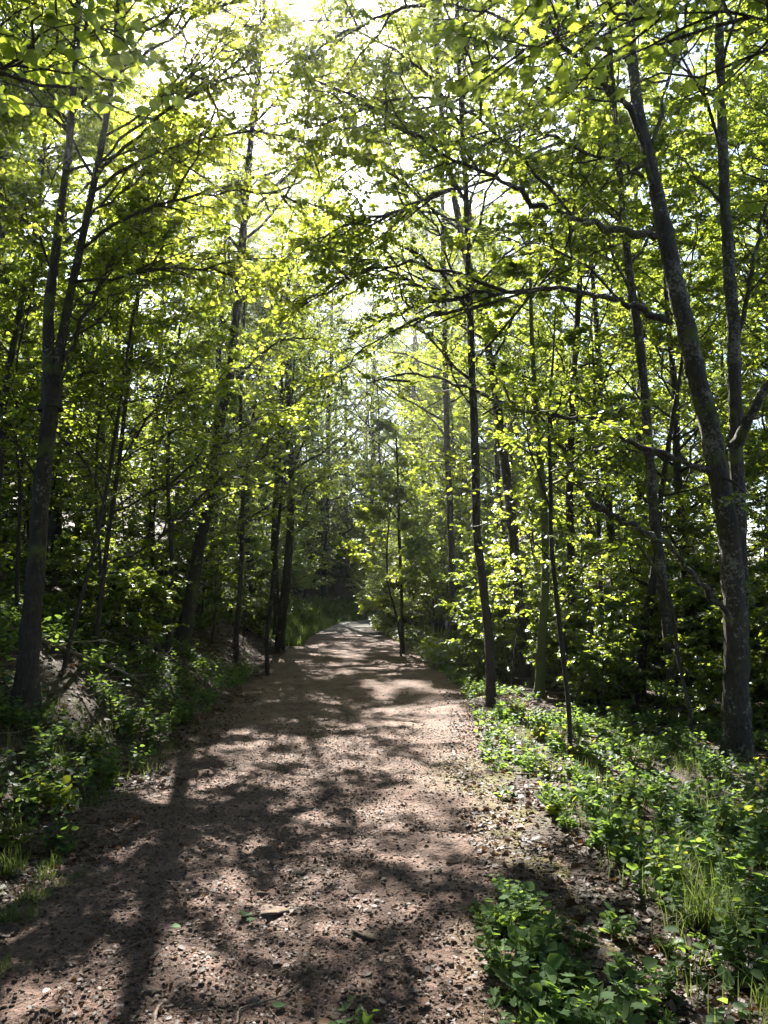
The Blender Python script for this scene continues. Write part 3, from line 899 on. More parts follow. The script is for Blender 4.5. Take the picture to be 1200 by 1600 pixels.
hero('two stemmed hazel bush pole in the middle of the left bank', None, b, [(P, R), (Pa, Ra)],
     [poly([(168, 880, 5), (245, 845, 5), (300, 790, 5), (350, 745, 5), (400, 722, 4), (432, 690, 3), (440, 655, 2)], 9.8, -.3),
      poly([(178, 800, 5), (260, 760, 5), (320, 715, 5), (370, 675, 4), (410, 655, 3), (450, 640, 2)], 9.9, -.3),
      poly([(190, 720, 5), (240, 640, 4), (290, 610, 4), (350, 590, 3), (400, 560, 2)], 9.9, -.4)], M['bark_left'], M['leaf_under'], 37,
     auto=[(0, 18, (.3, .985), 1.6, (.7, 1.3), .05), (1, 8, (.3, .985), 1.2, (.7, 1.3), .05)], crown=dict(n2=8, n3=6, nleaf=10, size=.046), name='hazel')
P, R, b = rooted([(-30, 1080, 16), (-12, 900, 15), (0, 720, 14), (12, 590, 13), (28, 500, 12), (44, 420, 10), (60, 330, 8), (72, 200, 6), (80, 80, 2)], 8.2, .5)
hero('leaning stem cut by the left edge of the picture', None, b, [(P, R)], [poly([(0, 690, 5), (60, 640, 4), (110, 590, 3), (150, 580, 2)], 8.3, -.4), poly([(6, 640, 5), (-40, 560, 4), (-80, 500, 2)], 8.3, -.4)], M['bark_left'], M['leaf_under'], 38,
     auto=[(0, 16, (.35, .985), 1.5, (.6, 1.2), .1)], crown=dict(n2=8, n3=6, nleaf=10, size=.046))
P, R, b = rooted([(262, 1000, 10), (268, 880, 9), (262, 740, 8), (270, 600, 7), (288, 470, 5), (298, 380, 2)], 12.5, .4)
hero('straight thin stem left of the grey trunk that leans out of the bank', None, b, [(P, R)], [], M['bark_dark'], M['leaf_under'], 39,
     auto=[(0, 18, (.3, .985), 1.6, (.7, 1.3), .05)], crown=dict(n2=8, n3=6, nleaf=10, size=.047), name='sapling')

# a maple outside the frame on the right whose big leaves hang into the top of the picture
b = np.array([3.9, 5.6, gz(3.9, 5.6)])
P = np.array([b - [0, 0, .12], b + [.05, 0, 1.5], b + [-.05, .1, 3.0], b + [-.2, .1, 4.6], b + [-.3, .0, 6.2]])
B = [poly([(1500, 200, 8), (1240, 40, 7), (1060, 20, 5), (960, 30, 5), (870, 60, 4), (790, 85, 3), (720, 110, 2)], 5.5, -.6),
     poly([(1480, 60, 8), (1250, -70, 7), (1060, -60, 5), (930, -50, 4), (820, -10, 3), (700, 20, 2)], 5.6, -.3)]
hero('maple reaching in with large leaves at the top of the picture', None, b, [(P, np.array([.11, .10, .08, .05, .015]))], B, M['bark_grey'], M['leaf_under'], 41,
     auto=[(0, 6, (.6, .98), 1.3, (.8, 1.3), .05)], crown=dict(n2=4, n3=3, nleaf=4, size=.095, kind='lobed', width=.9, flat=.9), name='maple_tree')
# one on the left: leaves at the top left
b = np.array([-3.6, 5.2, gz(-3.6, 5.2)])
P = np.array([b - [0, 0, .12], b + [.0, 0, 1.5], b + [-.05, .1, 3.0], b + [.1, .1, 4.6], b + [.2, .0, 6.0]])
B = [poly([(-240, 300, 8), (-120, 160, 6), (0, 110, 5), (70, 85, 4), (130, 60, 3), (200, 20, 2)], 5.3, -.3)]
hero('young tree reaching in with pale leaves at the top left corner', None, b, [(P, np.array([.09, .08, .06, .04, .012]))], B, M['bark_left'], M['leaf_under'], 42,
     auto=[(0, 6, (.6, .98), 1.0, (.8, 1.3), .05)], crown=dict(n2=4, n3=3, nleaf=6, size=.085, kind='round'), name='deciduous_tree')


# ------------------------------------------------------------------ template trees
def template_tall(seed, H, r0, first, n1, length, nleaf=13, size=.048, lean=.06, n2=9, n3=6, leafmat='leaf_tall', bark='bark_dark', kind='quad'):
    rng = np.random.default_rng(seed)
    z = np.linspace(0, 1, 9)
    pts = np.stack([lean * H * z * rng.normal() * .4 + .10 * np.cumsum(rng.normal(0, .8, 9)) * z, lean * H * z * rng.normal() * .4 + .10 * np.cumsum(rng.normal(0, .8, 9)) * z, -.15 + H * z], -1)
    rad = r0 * (1 - .88 * z ** 1.1)
    root = thing('deciduous_tree', (0, 0, 0), 'template', 'tree')
    link_mesh('trunk', trunk_mesh('trunk', [(pts, rad)], M[bark], (0, 0, 0), rng, 8), root)
    Pt, Rt = catmull(pts, rad, 5)
    prof = lambda t: .35 + .65 * np.sin(PI * np.clip((t - first) / (1 - first) * .88 + .12, 0, 1)) ** .8
    Q, L, R = auto_limbs(Pt, Rt, n1, (first, .985), length, (.75, 1.25), rng, .16, .07, prof)
    acc = Acc(); tubes(acc, Q, R, 5, 2)
    # a few dead or leafless lower branches
    Q2, L2, R2 = auto_limbs(Pt, Rt, 6, (first * .35, first), length * .5, (1.0, 1.5), rng, -.05, .1)
    tubes(acc, Q2, R2 * .7, 4, 2)
    crown_from(Q, L, rng, acc=acc, n2=n2, n3=n3, nleaf=nleaf, size=size, kind=kind, f2=.4)
    link_mesh('crown', acc.mesh('crown', [M[leafmat], M['twig'], M[bark]], False, None, (2,)), root)
    return root


def template_under(seed, H, stems, nl, length, size=.049, nleaf=12, leafmat='leaf_under', bark='bark_dark', spread=.25, first=.15, n2=8, n3=6,
                   name='understory_tree', cat='tree', r0=.03, flat=.95, kind='quad'):
    rng = np.random.default_rng(seed)
    root = thing(name, (0, 0, 0), 'template', cat)
    polys = []; acc = Acc()
    for k in range(stems):
        a = rng.random() * 6.28
        z = np.linspace(0, 1, 7)
        h = H * rng.uniform(.65, 1.0)
        o = spread * h * z ** 1.3 * rng.uniform(.3, 1.1)
        pts = np.stack([.05 * k * math.cos(a) + o * math.cos(a) + .05 * h * rng.normal(0, .5, 7) * z, .05 * k * math.sin(a) + o * math.sin(a) + .05 * h * rng.normal(0, .5, 7) * z, -.1 + h * z], -1)
        rad = r0 * rng.uniform(.7, 1.1) * (1 - .85 * z)
        polys.append((pts, rad))
        Pt, Rt = catmull(pts, rad, 4)
        prof = lambda t: .45 + .55 * np.sin(PI * np.clip(t * .8 + .2, 0, 1))
        Q, L, R = auto_limbs(Pt, Rt, nl, (first, .99), length, (.9, 1.4), rng, .05, .06, prof)
        tubes(acc, Q, R * .8, 4, 2)
        crown_from(Q, L, rng, acc=acc, n2=n2, n3=n3, nleaf=nleaf, size=size, f2=.45, l3=.26, flat=flat, kind=kind)
    link_mesh('trunk', trunk_mesh('trunk', polys, M[bark], (0, 0, 0), rng, 7, False), root)
    link_mesh('crown', acc.mesh('crown', [M[leafmat], M['twig'], M[bark]], False, None, (2,)), root)
    return root


def clear(root):
    for ch in list(root.children):
        for g in list(ch.children):
            bpy.data.objects.remove(g)
        bpy.data.objects.remove(ch)
    bpy.data.objects.remove(root)


T = {}
T['ta'] = template_tall(101, 15.5, .13, .28, 34, 2.6)
T['tb'] = template_tall(102, 17.5, .15, .34, 36, 2.9)
T['tc'] = template_tall(103, 13.0, .10, .25, 30, 2.2)
T['td'] = template_tall(104, 14.5, .12, .22, 34, 2.4, leafmat='leaf_tall', bark='bark_left')
T['wa'] = template_tall(105, 13.5, .12, .16, 40, 4.0, n2=10, n3=7, size=.056)
T['wb'] = template_tall(106, 11.0, .10, .14, 36, 3.6, n2=10, n3=6, leafmat='leaf_under', size=.056)
T['wd'] = template_tall(107, 13, .12, .16, 40, 3.8, n2=10, n3=6, leafmat='leaf_dark', size=.085)
T['ua'] = template_under(111, 6.5, 2, 16, 1.7)
T['ub'] = template_under(112, 5.0, 3, 12, 1.5)
T['uc'] = template_under(113, 7.5, 1, 24, 1.9, r0=.045)
T['ba'] = template_under(121, 2.3, 6, 8, .75, size=.07, r0=.014, spread=.45, first=.1, n2=4, n3=3, name='leafy_bush', cat='bush')
T['bb'] = template_under(122, 1.6, 7, 7, .6, size=.06, r0=.010, spread=.55, first=.1, n2=4, n3=3, name='leafy_bush', cat='bush')
T['sa'] = template_under(131, 3.4, 1, 16, 1.0, size=.075, r0=.016, spread=.2, first=.25, n2=4, n3=3, name='sapling')
T['sb'] = template_under(132, 2.6, 2, 10, .8, size=.07, r0=.012, spread=.3, first=.25, n2=4, n3=3, name='sapling')
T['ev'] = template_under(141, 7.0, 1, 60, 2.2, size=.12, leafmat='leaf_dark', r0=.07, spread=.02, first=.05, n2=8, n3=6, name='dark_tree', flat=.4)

USED = []


def free(x, y, r):
    return all((x - a) ** 2 + (y - b) ** 2 > (r + c) ** 2 * .25 for a, b, c in USED)


def plant(kind, x, y, sc, label, group, rng):
    t = T[kind]
    z = gz(x, y)
    dup(t, (x, y, z), rng.random() * 6.28, sc * rng.uniform(.92, 1.08), label, group, (rng.normal(0, .03), rng.normal(0, .03)))


def scatter(n, xr_, yr_, rmin, kinds, sc, label, group, rng, ok):
    k = 0; tries = 0
    while k < n and tries < 4000:
        tries += 1
        y = yr_[0] + (yr_[1] - yr_[0]) * rng.random() ** .8
        x = xr_[0] + (xr_[1] - xr_[0]) * rng.random()
        if not ok(x, y) or not free(x, y, rmin):
            continue
        USED.append((x, y, rmin))
        plant(kinds[rng.integers(len(kinds))], x, y, sc, label, group, rng)
        k += 1


frng = np.random.default_rng(5)
for o in list(C.objects):
    if o.type == 'EMPTY' and o.get('label') and o['label'] != 'template' and abs(o.location.x) < 9:
        USED.append((o.location.x, o.location.y, 1.0))
USED += [(1.9, 9.8, 2.4), (1.2, 11.5, 1.0)]
inview = lambda x, y: abs(x) < .5 * y + 2.5
left = lambda m: (lambda x, y: x < xl(y) - m and inview(x, y))
right = lambda m, M_=14: (lambda x, y: xr(y) + m < x < xr(y) + M_ and inview(x, y))

scatter(24, (-24, -3), (13, 46), 3.0, ['ta', 'tb', 'tc', 'td'], 1.0, 'slender tree standing deep in the wood on the left bank', 'trees deep in the wood left of the path', frng, left(1.2))
scatter(26, (2, 16), (15, 50), 3.0, ['ta', 'tb', 'tc', 'td'], 1.0, 'slender tree standing deep in the wood right of the path', 'trees deep in the wood right of the path', frng, right(2.2))
scatter(36, (-16, -3), (9.5, 34), 2.0, ['ua', 'ub', 'uc'], 1.0, 'leafy understory tree on the shaded left bank', 'understory trees on the left bank', frng, left(2.0))
scatter(28, (2, 13), (11.5, 36), 2.0, ['ua', 'ub', 'uc'], .95, 'leafy understory tree in the shade right of the path', 'understory trees right of the path', frng, right(2.0, 12))
scatter(14, (-14, -3), (36, 62), 2.5, ['ua', 'uc', 'ta', 'td'], 1.0, 'tree at the far end of the wood left of the path', 'far trees left of the path', frng, left(.6))
scatter(14, (0, 14), (36, 70), 2.5, ['ua', 'uc', 'ta', 'td'], 1.0, 'tree at the far end of the wood right of the path', 'far trees right of the path', frng, right(.5, 14))
scatter(24, (-3, 10), (15, 42), 1.2, ['ba', 'ua', 'sa', 'ub'], 1.0, 'sunlit bush along the right edge of the path', 'sunlit bushes along the right edge of the path', frng, right(.5, 2.6))
scatter(20, (2, 12), (9, 20), 1.2, ['ba', 'bb', 'sa', 'sb'], 1.0, 'bush in the shade under the trees on the right', 'bushes under the trees on the right', frng, right(.7, 9))
scatter(22, (-9, -2), (9, 24), 1.3, ['sa', 'sb', 'bb'], 1.0, 'young bush on the shaded left bank', 'young bushes on the left bank', frng, left(.7))
for k, (x, y, kd, s_) in enumerate([(-6.6, 10.2, 'wa', 1.0), (-9.6, 14.2, 'wa', 1.1), (-8.4, 19.6, 'wa', 1.15), (-7.0, 12.9, 'wa', .95), (-6.4, 17.5, 'wb', 1.0), (-7.5, 24.5, 'wa', 1.1), (-6.6, 31, 'wb', 1.2), (-6.4, 39, 'wa', 1.2), (-5.4, 47, 'wb', 1.3)]):
    plant(kd, x, y, s_, 'spreading tree reaching over the path from the left bank', 'spreading trees along the left edge of the path', frng)
for k, (x, y, kd, s_) in enumerate([(5.6, 14.2, 'wb', 1.05), (5.2, 19.5, 'wa', .9), (4.4, 27, 'wb', 1.1), (3.2, 36, 'wa', 1.1), (1.6, 47, 'wb', 1.2)]):
    plant(kd, x, y, s_, 'spreading tree reaching over the path from the right', 'spreading trees along the right edge of the path', frng)
for k, (x, y, s_) in enumerate([(8.5, 15, 1.1), (11, 19, 1.2), (10.5, 25, 1.2), (13.5, 23, 1.2), (7.2, 21.5, 1.1), (6.4, 11.5, 1.0)]):
    plant(['wa', 'wb', 'td'][k % 3], x, y, s_, 'wide crowned tree toward the meadow on the right', 'wide crowned trees toward the meadow', frng)
T['pa'] = template_under(151, 5.5, 1, 18, .8, size=.06, r0=.022, spread=.12, first=.25, n2=3, n3=3, nleaf=6, name='sapling')
T['pb'] = template_under(152, 7.0, 1, 20, .9, size=.06, r0=.028, spread=.10, first=.3, n2=3, n3=3, nleaf=6, name='sapling')
T['pc'] = template_under(153, 4.2, 2, 12, .7, size=.06, r0=.016, spread=.2, first=.3, n2=3, n3=3, nleaf=6, name='sapling')
scatter(38, (-9, -3), (8.5, 22), .8, ['pa', 'pb', 'pc'], 1.0, 'thin pole like young stem on the left bank', 'thin young stems on the left bank', frng, left(.8))
scatter(40, (1.5, 8), (9, 24), .8, ['pa', 'pb', 'pc'], 1.0, 'thin pole like young stem in the shade on the right', 'thin young stems on the right', frng, right(.6, 7))
# the dark mass closing the view where the path bends
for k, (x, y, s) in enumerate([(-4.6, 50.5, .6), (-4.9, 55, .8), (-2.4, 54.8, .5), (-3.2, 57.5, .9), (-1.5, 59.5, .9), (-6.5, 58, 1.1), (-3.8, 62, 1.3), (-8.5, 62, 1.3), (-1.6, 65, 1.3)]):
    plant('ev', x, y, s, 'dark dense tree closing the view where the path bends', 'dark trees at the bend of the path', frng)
for k, (x, y, s) in enumerate([(-6, 78, 1.3), (-1, 82, 1.3), (4, 84, 1.3), (-12, 75, 1.2), (9, 80, 1.3), (-18, 70, 1.2), (14, 74, 1.2)]):
    plant(['tb', 'td', 'ta'][k % 3], x, y, s, 'tall tree rising beyond the bend of the path', 'tall trees beyond the bend', frng)
scatter(16, (-11, -3), (8.5, 20), 1.4, ['ua', 'uc', 'ub'], .95, 'leafy understory tree close by on the left bank', 'understory trees near by on the left bank', frng, left(2.4))
scatter(12, (2, 9), (10, 20), 1.4, ['ua', 'uc', 'ub'], .9, 'leafy understory tree close by on the right', 'understory trees near by on the right', frng, right(2.4, 8))
for k, (x, y, s, kd) in enumerate([(-5.4, 52, 1.5, 'wa'), (-2.9, 61, 1.7, 'wa'), (-.6, 64.5, 1.75, 'wb'), (2.0, 49.5, 1.5, 'wb'), (-4.2, 68, 1.8, 'wa'), (1.2, 69, 1.8, 'wb'), (-7.5, 60, 1.6, 'wb'), (3.4, 54, 1.5, 'wa'), (-1.5, 72, 1.9, 'wa'),
                                    (-4.9, 44, 1.0, 'ub'), (-5.3, 48, 1.1, 'ua'), (.7, 40, 1.0, 'ub'), (.2, 45, 1.1, 'ub'), (1.6, 36, 1.0, 'ua'), (1.0, 49, 1.1, 'uc'), (-4.6, 38, 1.0, 'ub')]):
    plant(kd, x, y, s, 'leafy tree in the sun near the bend of the path', 'sunlit trees at the bend of the path', frng)
for k, (x, y, s, kd) in enumerate([(-6.2, 43, 1.95, 'wa'), (-3.9, 50, 2.1, 'wb'), (1.9, 45, 2.0, 'wa'), (-9.5, 48, 2.1, 'wb'), (3.6, 57, 2.3, 'wa'), (-.9, 57.5, 2.4, 'wb'), (6.5, 48, 2.0, 'wa'), (-7, 56, 2.3, 'wa')]):
    plant(kd, x, y, s, 'very tall tree closing the gap above the far end of the path', 'very tall trees above the far end of the path', frng)
for k, (x, y, s, kd) in enumerate([(1.9, 24.5, 1.1, 'ub'), (1.2, 30, 1.2, 'ua'), (.9, 35.5, 1.25, 'ub'), (1.0, 40.5, 1.2, 'ua'), (-5.4, 28.5, 1.15, 'ub'), (-5.7, 35, 1.25, 'ua'), (-5.3, 41, 1.4, 'ub'), (1.2, 46.5, 1.5, 'ub'), (3.0, 51, 1.6, 'ua'), (-1.2, 56.5, 1.8, 'ua'), (1.0, 56.5, 1.7, 'ub'), (-4.6, 57, 1.8, 'ua'), (-1.0, 52.5, 1.1, 'ub'), (2.8, 21.5, 1.0, 'ub')]):
    plant(kd, x, y, s, 'low sunlit tree leaning over the far part of the path', 'low sunlit trees arching over the far path', frng)
for k, (x, y, s, kd) in enumerate([(3.3, 11.4, .95, 'bb'), (2.8, 13.0, 1.0, 'ba'), (4.4, 10.4, .8, 'bb'), (5.3, 11.8, 1.1, 'ba'), (3.6, 14.8, 1.1, 'ba'), (6.2, 10.2, .9, 'bb'), (2.2, 14.6, .9, 'bb'), (4.6, 13.0, 1.1, 'ba'), (6.9, 12.6, 1.2, 'ba')]):
    plant(kd, x, y, s, 'leafy bush filling the shade between the stems right of the path', 'bushes between the stems right of the path', frng)
for k, (x, y, s, kd) in enumerate([(-4.7, 23.5, .95, 'wb'), (2.9, 26.5, .95, 'wb'), (2.3, 33, 1.1, 'wb')]):
    plant(kd, x, y, s, 'sunlit tree whose crown closes the arch over the middle of the path', 'low sunlit trees arching over the far path', frng)
# unseen dark-leaved trees added around the camera to hold back sky light
T['ov'] = template_tall(108, 13.5, .12, .52, 34, 4.2, n2=10, n3=6, leafmat='leaf_dark', size=.085)
for k, (x, y, s) in enumerate([(-3.0, .6, 1.0), (2.7, .2, 1.0), (-2.8, -2.2, 1.05), (2.4, -2.6, 1.0), (-4.6, -.5, 1.0), (4.4, -1.0, 1.0), (.4, -5.0, 1.05)]):
    plant('ov', x, y, s, 'unseen tree added beside or behind the viewpoint to block sky light', 'unseen shade trees around the viewpoint', frng)
for k, (x, y, s, kd) in enumerate([(-5.4, 1.5, 1.0, 'wd'), (4.6, 1.0, 1.0, 'wd'), (-4.2, -3, 1.0, 'wd'), (3.6, -3.5, 1.05, 'wd'), (-6.5, -7, 1.1, 'wd'), (5.2, -7.5, 1.1, 'wd'), (-3.6, -9, 1.1, 'wd'), (2.8, -11, 1.1, 'wd'),
                                    (-8.5, 4, 1.1, 'wd'), (7.6, 3.5, 1.1, 'wd'), (-9, -2, 1.1, 'wd'), (8.5, -2.5, 1.1, 'wd'), (.5, -15, 1.2, 'wd'), (-3, -16, 1.2, 'wd'), (5, -15, 1.2, 'wd')]):
    plant(kd, x, y, s, 'unseen tree added beside or behind the viewpoint to block sky light', 'unseen shade trees around the viewpoint', frng)
for t in T.values():
    clear(t)

# ------------------------------------------------------------------ labels that single out each copy by the trunks it stands between
KIND = {'trees deep in the wood left of the path': 'slender deep wood tree', 'trees deep in the wood right of the path': 'slender deep wood tree',
        'understory trees on the left bank': 'leafy low tree', 'understory trees right of the path': 'leafy low tree',
        'understory trees near by on the left bank': 'leafy low tree', 'understory trees near by on the right': 'leafy low tree',
        'far trees left of the path': 'distant tree', 'far trees right of the path': 'distant tree',
        'sunlit bushes along the right edge of the path': 'sunlit path bush', 'bushes under the trees on the right': 'shaded bush',
        'bushes between the stems right of the path': 'shaded bush', 'young bushes on the left bank': 'young bush',
        'spreading trees along the left edge of the path': 'wide spreading tree', 'spreading trees along the right edge of the path': 'wide spreading tree',
        'wide crowned trees toward the meadow': 'wide crowned tree', 'thin young stems on the left bank': 'thin young stem', 'thin young stems on the right': 'thin young stem',
        'dark trees at the bend of the path': 'dark dense tree', 'tall trees beyond the bend': 'tall distant tree', 'sunlit trees at the bend of the path': 'sunlit bend tree',
        'very tall trees above the far end of the path': 'very tall tree', 'low sunlit trees arching over the far path': 'sunlit arching tree'}
MARKS = [(-60, 'frame edge'), (35, 'forked trunk'), (95, 'slim pole'), (148, 'hazel'), (275, 'grey leaning trunk'), (370, 'slim upright stem'), (428, 'twin trunk'), (555, 'path end'),
         (629, 'thin dark stem'), (708, 'narrow trunk'), (768, 'dark edge trunk'), (842, 'mossy trunk'), (890, 'lone sapling'), (1055, 'mottled trunk'), (1148, 'big leaning trunk'), (1270, 'frame edge')]
ORD = ['first', 'second', 'third', 'fourth', 'fifth', 'sixth', 'seventh', 'eighth', 'ninth', 'tenth', 'eleventh', 'twelfth', 'thirteenth', 'fourteenth']
found = {}
for o in C.objects:
    if o.type == 'EMPTY' and o.get('group') in KIND:
        dp = o.location.y * math.cos(PITCH) + (o.location.z - CAM_Z) * math.sin(PITCH)
        px = 600 + 1200 * o.location.x / dp
        for (a, na), (b, nb) in zip(MARKS[:-1], MARKS[1:]):
            if a <= px < b:
                found.setdefault((KIND[o['group']], na, nb), []).append((o.location.y, o))
for (kd, na, nb), lst in found.items():
    lst.sort(key=lambda t: t[0])
    for k, (_, o) in enumerate(lst):
        where = ', %s from front' % ORD[min(k, 13)] if len(lst) > 1 else ''
        o['label'] = '%s between %s and %s%s' % (kd, na, nb, where)


# ------------------------------------------------------------------ gaps in the canopy
# Holes are cut in the leaf cover to shape sun patches on the ground. Leaves and twigs whose place
# along the sunbeam falls in such a hole are taken out of the crowns.
PATCH = []
for px, py, rx, ry in [
    (420, 1170, 100, 42), (470, 1140, 90, 28), (640, 1110, 110, 24), (700, 1135, 70, 26), (560, 1012, 80, 20), (600, 1035, 70, 10), (650, 1200, 75, 20), (280, 1222, 55, 17), (590, 1262, 36, 22),
    (228, 1303, 52, 19), (315, 1276, 30, 12), (398, 1293, 20, 9), (484, 1266, 40, 22), (145, 1392, 40, 13), (232, 1364, 24, 10), (222, 1404, 24, 9), (352, 1352, 28, 18), (350, 1440, 36, 12),
    (480, 1490, 90, 44), (560, 1500, 60, 30), (110, 1515, 95, 50), (30, 1560, 40, 30), (440, 1330, 26, 10), (530, 1395, 36, 12), (690, 1500, 62, 66), (715, 1450, 40, 26), (660, 1395, 36, 16), (690, 1300, 30, 14),
    (820, 1250, 60, 50), (780, 1310, 34, 22), (900, 1365, 56, 30), (950, 1460, 60, 40), (880, 1220, 90, 42), (950, 1290, 80, 46), (1030, 1350, 70, 40), (1130, 1520, 80, 60), (860, 1500, 76, 34), (1170, 1380, 60, 50),
    (1060, 1230, 70, 40), (830, 1420, 50, 26), (1000, 1190, 60, 30), (750, 1180, 50, 18),
    (160, 1160, 60, 50), (60, 1250, 70, 60), (50, 1370, 70, 46), (230, 1120, 40, 30), (365, 1035, 40, 30), (300, 1075, 36, 22), (190, 1215, 40, 22), (10, 1480, 30, 20), (300, 1180, 30, 20), (620, 1570, 30, 18), (860, 1600, 130, 60), (760, 1570, 60, 60), (1000, 1600, 150, 60), (1150, 1570, 100, 60), (1090, 1420, 70, 50)]:
    Y = 1.55 * 1200 / (py - 930)
    x, y, _ = at(px, py, Y)
    PATCH.append((x, y, rx / 1200 * Y, ry * Y * Y / 1860))
PATCH = np.array(PATCH)
SDX, SDY = sd[0] / sd[2], sd[1] / sd[2]


def lit(x, y):
    n1 = vnoise(x / .42, y / .6, 301) + .6 * vnoise(x / .16, y / .2, 302) + .5 * vnoise(x / .07, y / .09, 303)
    n2 = vnoise(x / .8, y / 1.7, 304) + .6 * vnoise(x / .35, y / .7, 305)
    n3 = vnoise(x / 1.3, y / 1.5, 306) + .6 * vnoise(x / .5, y / .5, 307)
    out = np.zeros(x.shape, bool)
    for a, b, rx, ry in PATCH:
        m = (np.abs(x - a) < 2 * rx) & (np.abs(y - b) < 2 * ry)
        if m.any():
            d = ((x[m] - a) / rx) ** 2 + ((y[m] - b) / ry) ** 2
            out[m] |= d + 3.0 * n1[m] < (.52 if a < xr(b) - .75 else 1.05)
    onp = (x > xl(y) - .6) & (x < xr(y) + .6)
    out |= onp & (y < 8.5) & (y > 1.5) & (n1 > .5)
    out |= onp & (y >= 8.5) & (y < 15) & (n2 > .32)
    out |= onp & (y >= 15) & (y < 52) & (n2 > .17 - .3 * smooth(20, 27, y) - .35 * smooth(33, 38, y))
    rb = (x >= xr(y) + .3) & (x < xr(y) + 4.5) & (y > 13) & (y < 50)
    out |= rb & (n3 > -.34)
    out |= (x >= xr(y) + .3) & (x < xr(y) + 3.5) & (y > 2) & (y <= 13) & (n1 > .05)
    out |= (x <= xl(y) - .4) & (x > xl(y) - 5) & (y > 3) & (y < 24) & (n1 > .04)
    out |= (x <= xl(y)) & (x > xl(y) - 3.0) & (y > 23) & (y < 56) & (n2 > -.3 - .4 * smooth(32, 36, y))
    out |= (x < xl(y) - 2.6) & (x > xl(y) - 15) & (y > 4) & (y < 40) & (n3 > .04)
    out |= (x > xr(y) + 3.2) & (x < xr(y) + 13) & (y > 5) & (y < 40) & (n3 > .26)
    out |= (x > -6.5) & (x < 5) & (y > 40) & (y < 58) & (n3 > -.22)
    return out


def prune(o):
    me = o.data
    nv, npoly = len(me.vertices), len(me.polygons)
    v = np.empty(nv * 3, np.float32); me.vertices.foreach_get('co', v); v = v.reshape(-1, 3)
    mw = np.array(o.matrix_world)
    w_ = v @ mw[:3, :3].T + mw[:3, 3]
    gx_ = w_[:, 0] - SDX * w_[:, 2]; gy_ = w_[:, 1] - SDY * w_[:, 2]
    hl = w_[:, 2] - ground_base(w_[:, 0], w_[:, 1])
    keep_low = (hl < np.where(gy_ > 12, 2.6, 1.3)) | ((gx_ < xl(gy_) - 2.6) & (hl < 5.0)) | ((gx_ > xr(gy_) + 4.5) & (hl < 5.0))
    near = (np.abs(gx_) < 15) & (gy_ > 1) & (gy_ < 58) & ~keep_low
    if near.mean() < .02:
        return 0
    bad = np.zeros(nv, bool)
    idx = np.nonzero(near)[0]
    bad[idx] = lit(gx_[idx], gy_[idx])
    # a few leaves hang on in every gap
    bad &= (np.arange(nv) // 6 * 7919 % 9) > 0
    lt = np.empty(npoly, np.int32); me.polygons.foreach_get('loop_total', lt)
    ls = np.empty(npoly, np.int32); me.polygons.foreach_get('loop_start', ls)
    mi = np.empty(npoly, np.int32); me.polygons.foreach_get('material_index', mi)
    lv = np.empty(len(me.loops), np.int32); me.loops.foreach_get('vertex_index', lv)
    first = np.minimum.reduceat(lv, ls)
    drop = bad[first] & (mi < 2)
    if drop.mean() < .01:
        return 0
    a = Acc()
    used = np.zeros(nv, bool)
    kp = ~drop
    for k in np.unique(lt):
        for m_ in (0, 1, 2):
            s_ = np.nonzero(kp & (lt == k) & (mi == m_))[0]
            if len(s_):
                a.f.append((lv[ls[s_][:, None] + np.arange(k)[None]].astype(np.int64), m_))
                used[a.f[-1][0].reshape(-1)] = True
    re = np.cumsum(used) - 1
    a.f = [(re[f_], m_) for f_, m_ in a.f]
    a.v = [v[used]]
    nm = a.mesh('crown', list(me.materials), False, None, (2,))
    o.data = nm
    return drop.mean()


bpy.context.view_layer.update()
for o in list(C.objects):
    if o.type == 'MESH' and o.name.split('.')[0] == 'crown' and o.parent is not None and o.parent.get('group') != 'low sunlit trees arching over the far path':
        prune(o)


# ------------------------------------------------------------------ plants on the ground
def plant_template(seed, stems, h, leaf, pairs, kind='round', mat='leaf_ground', spread=.5, name='leafy_plant'):
    rng = np.random.default_rng(seed)
    st = Acc(); lf = Acc()
    K = 6
    P = np.zeros((stems, K, 3))
    for k in range(stems):
        a = rng.random() * 6.28; hh = h * rng.uniform(.55, 1.1); s = np.linspace(0, 1, K); o = spread * hh * rng.uniform(.2, 1)
        r0 = rng.uniform(0, .06)
        P[k] = np.stack([r0 * math.cos(a) + o * math.cos(a) * s ** 1.5, r0 * math.sin(a) + o * math.sin(a) * s ** 1.5, -.03 + hh * s], -1)
    tubes(st, P, np.linspace(.0035, .0015, K)[None] * np.ones((stems, 1)), 4, 0)
    for q in range(2):
        fr = list(leaf_frames(P, pairs, leaf, rng, (.25, 1.0), droop=.05, flat=1.5))
        if q == 1:
            fr[1] = -fr[1]; fr[2] = -fr[2]
            fr[1][:, 2] *= -.2
        tz = (fr[0][:, 2] / h).clip(0, 1)
        fr[4] = fr[4] * (1.25 - .55 * tz)
        put_leaves(lf, fr, rng, 0, .80, kind, .35)
    root = thing(name, (0, 0, 0), 'template', 'plant')
    link_mesh('stem', st.mesh('stem', [M['stem']], True), root)
    link_mesh('foliage', lf.mesh('foliage', [M[mat]], True), root)
    return root


G = {}
G['a'] = plant_template(201, 5, .38, .060, 7)
G['b'] = plant_template(202, 7, .28, .055, 5)
G['c'] = plant_template(203, 4, .55, .065, 9)
G['d'] = plant_template(204, 8, .20, .060, 4, 'lobed')
G['e'] = plant_template(205, 6, .32, .060, 6, 'round', 'leaf_ground_yellow')
G['f'] = plant_template(206, 9, .14, .050, 3, 'lobed')


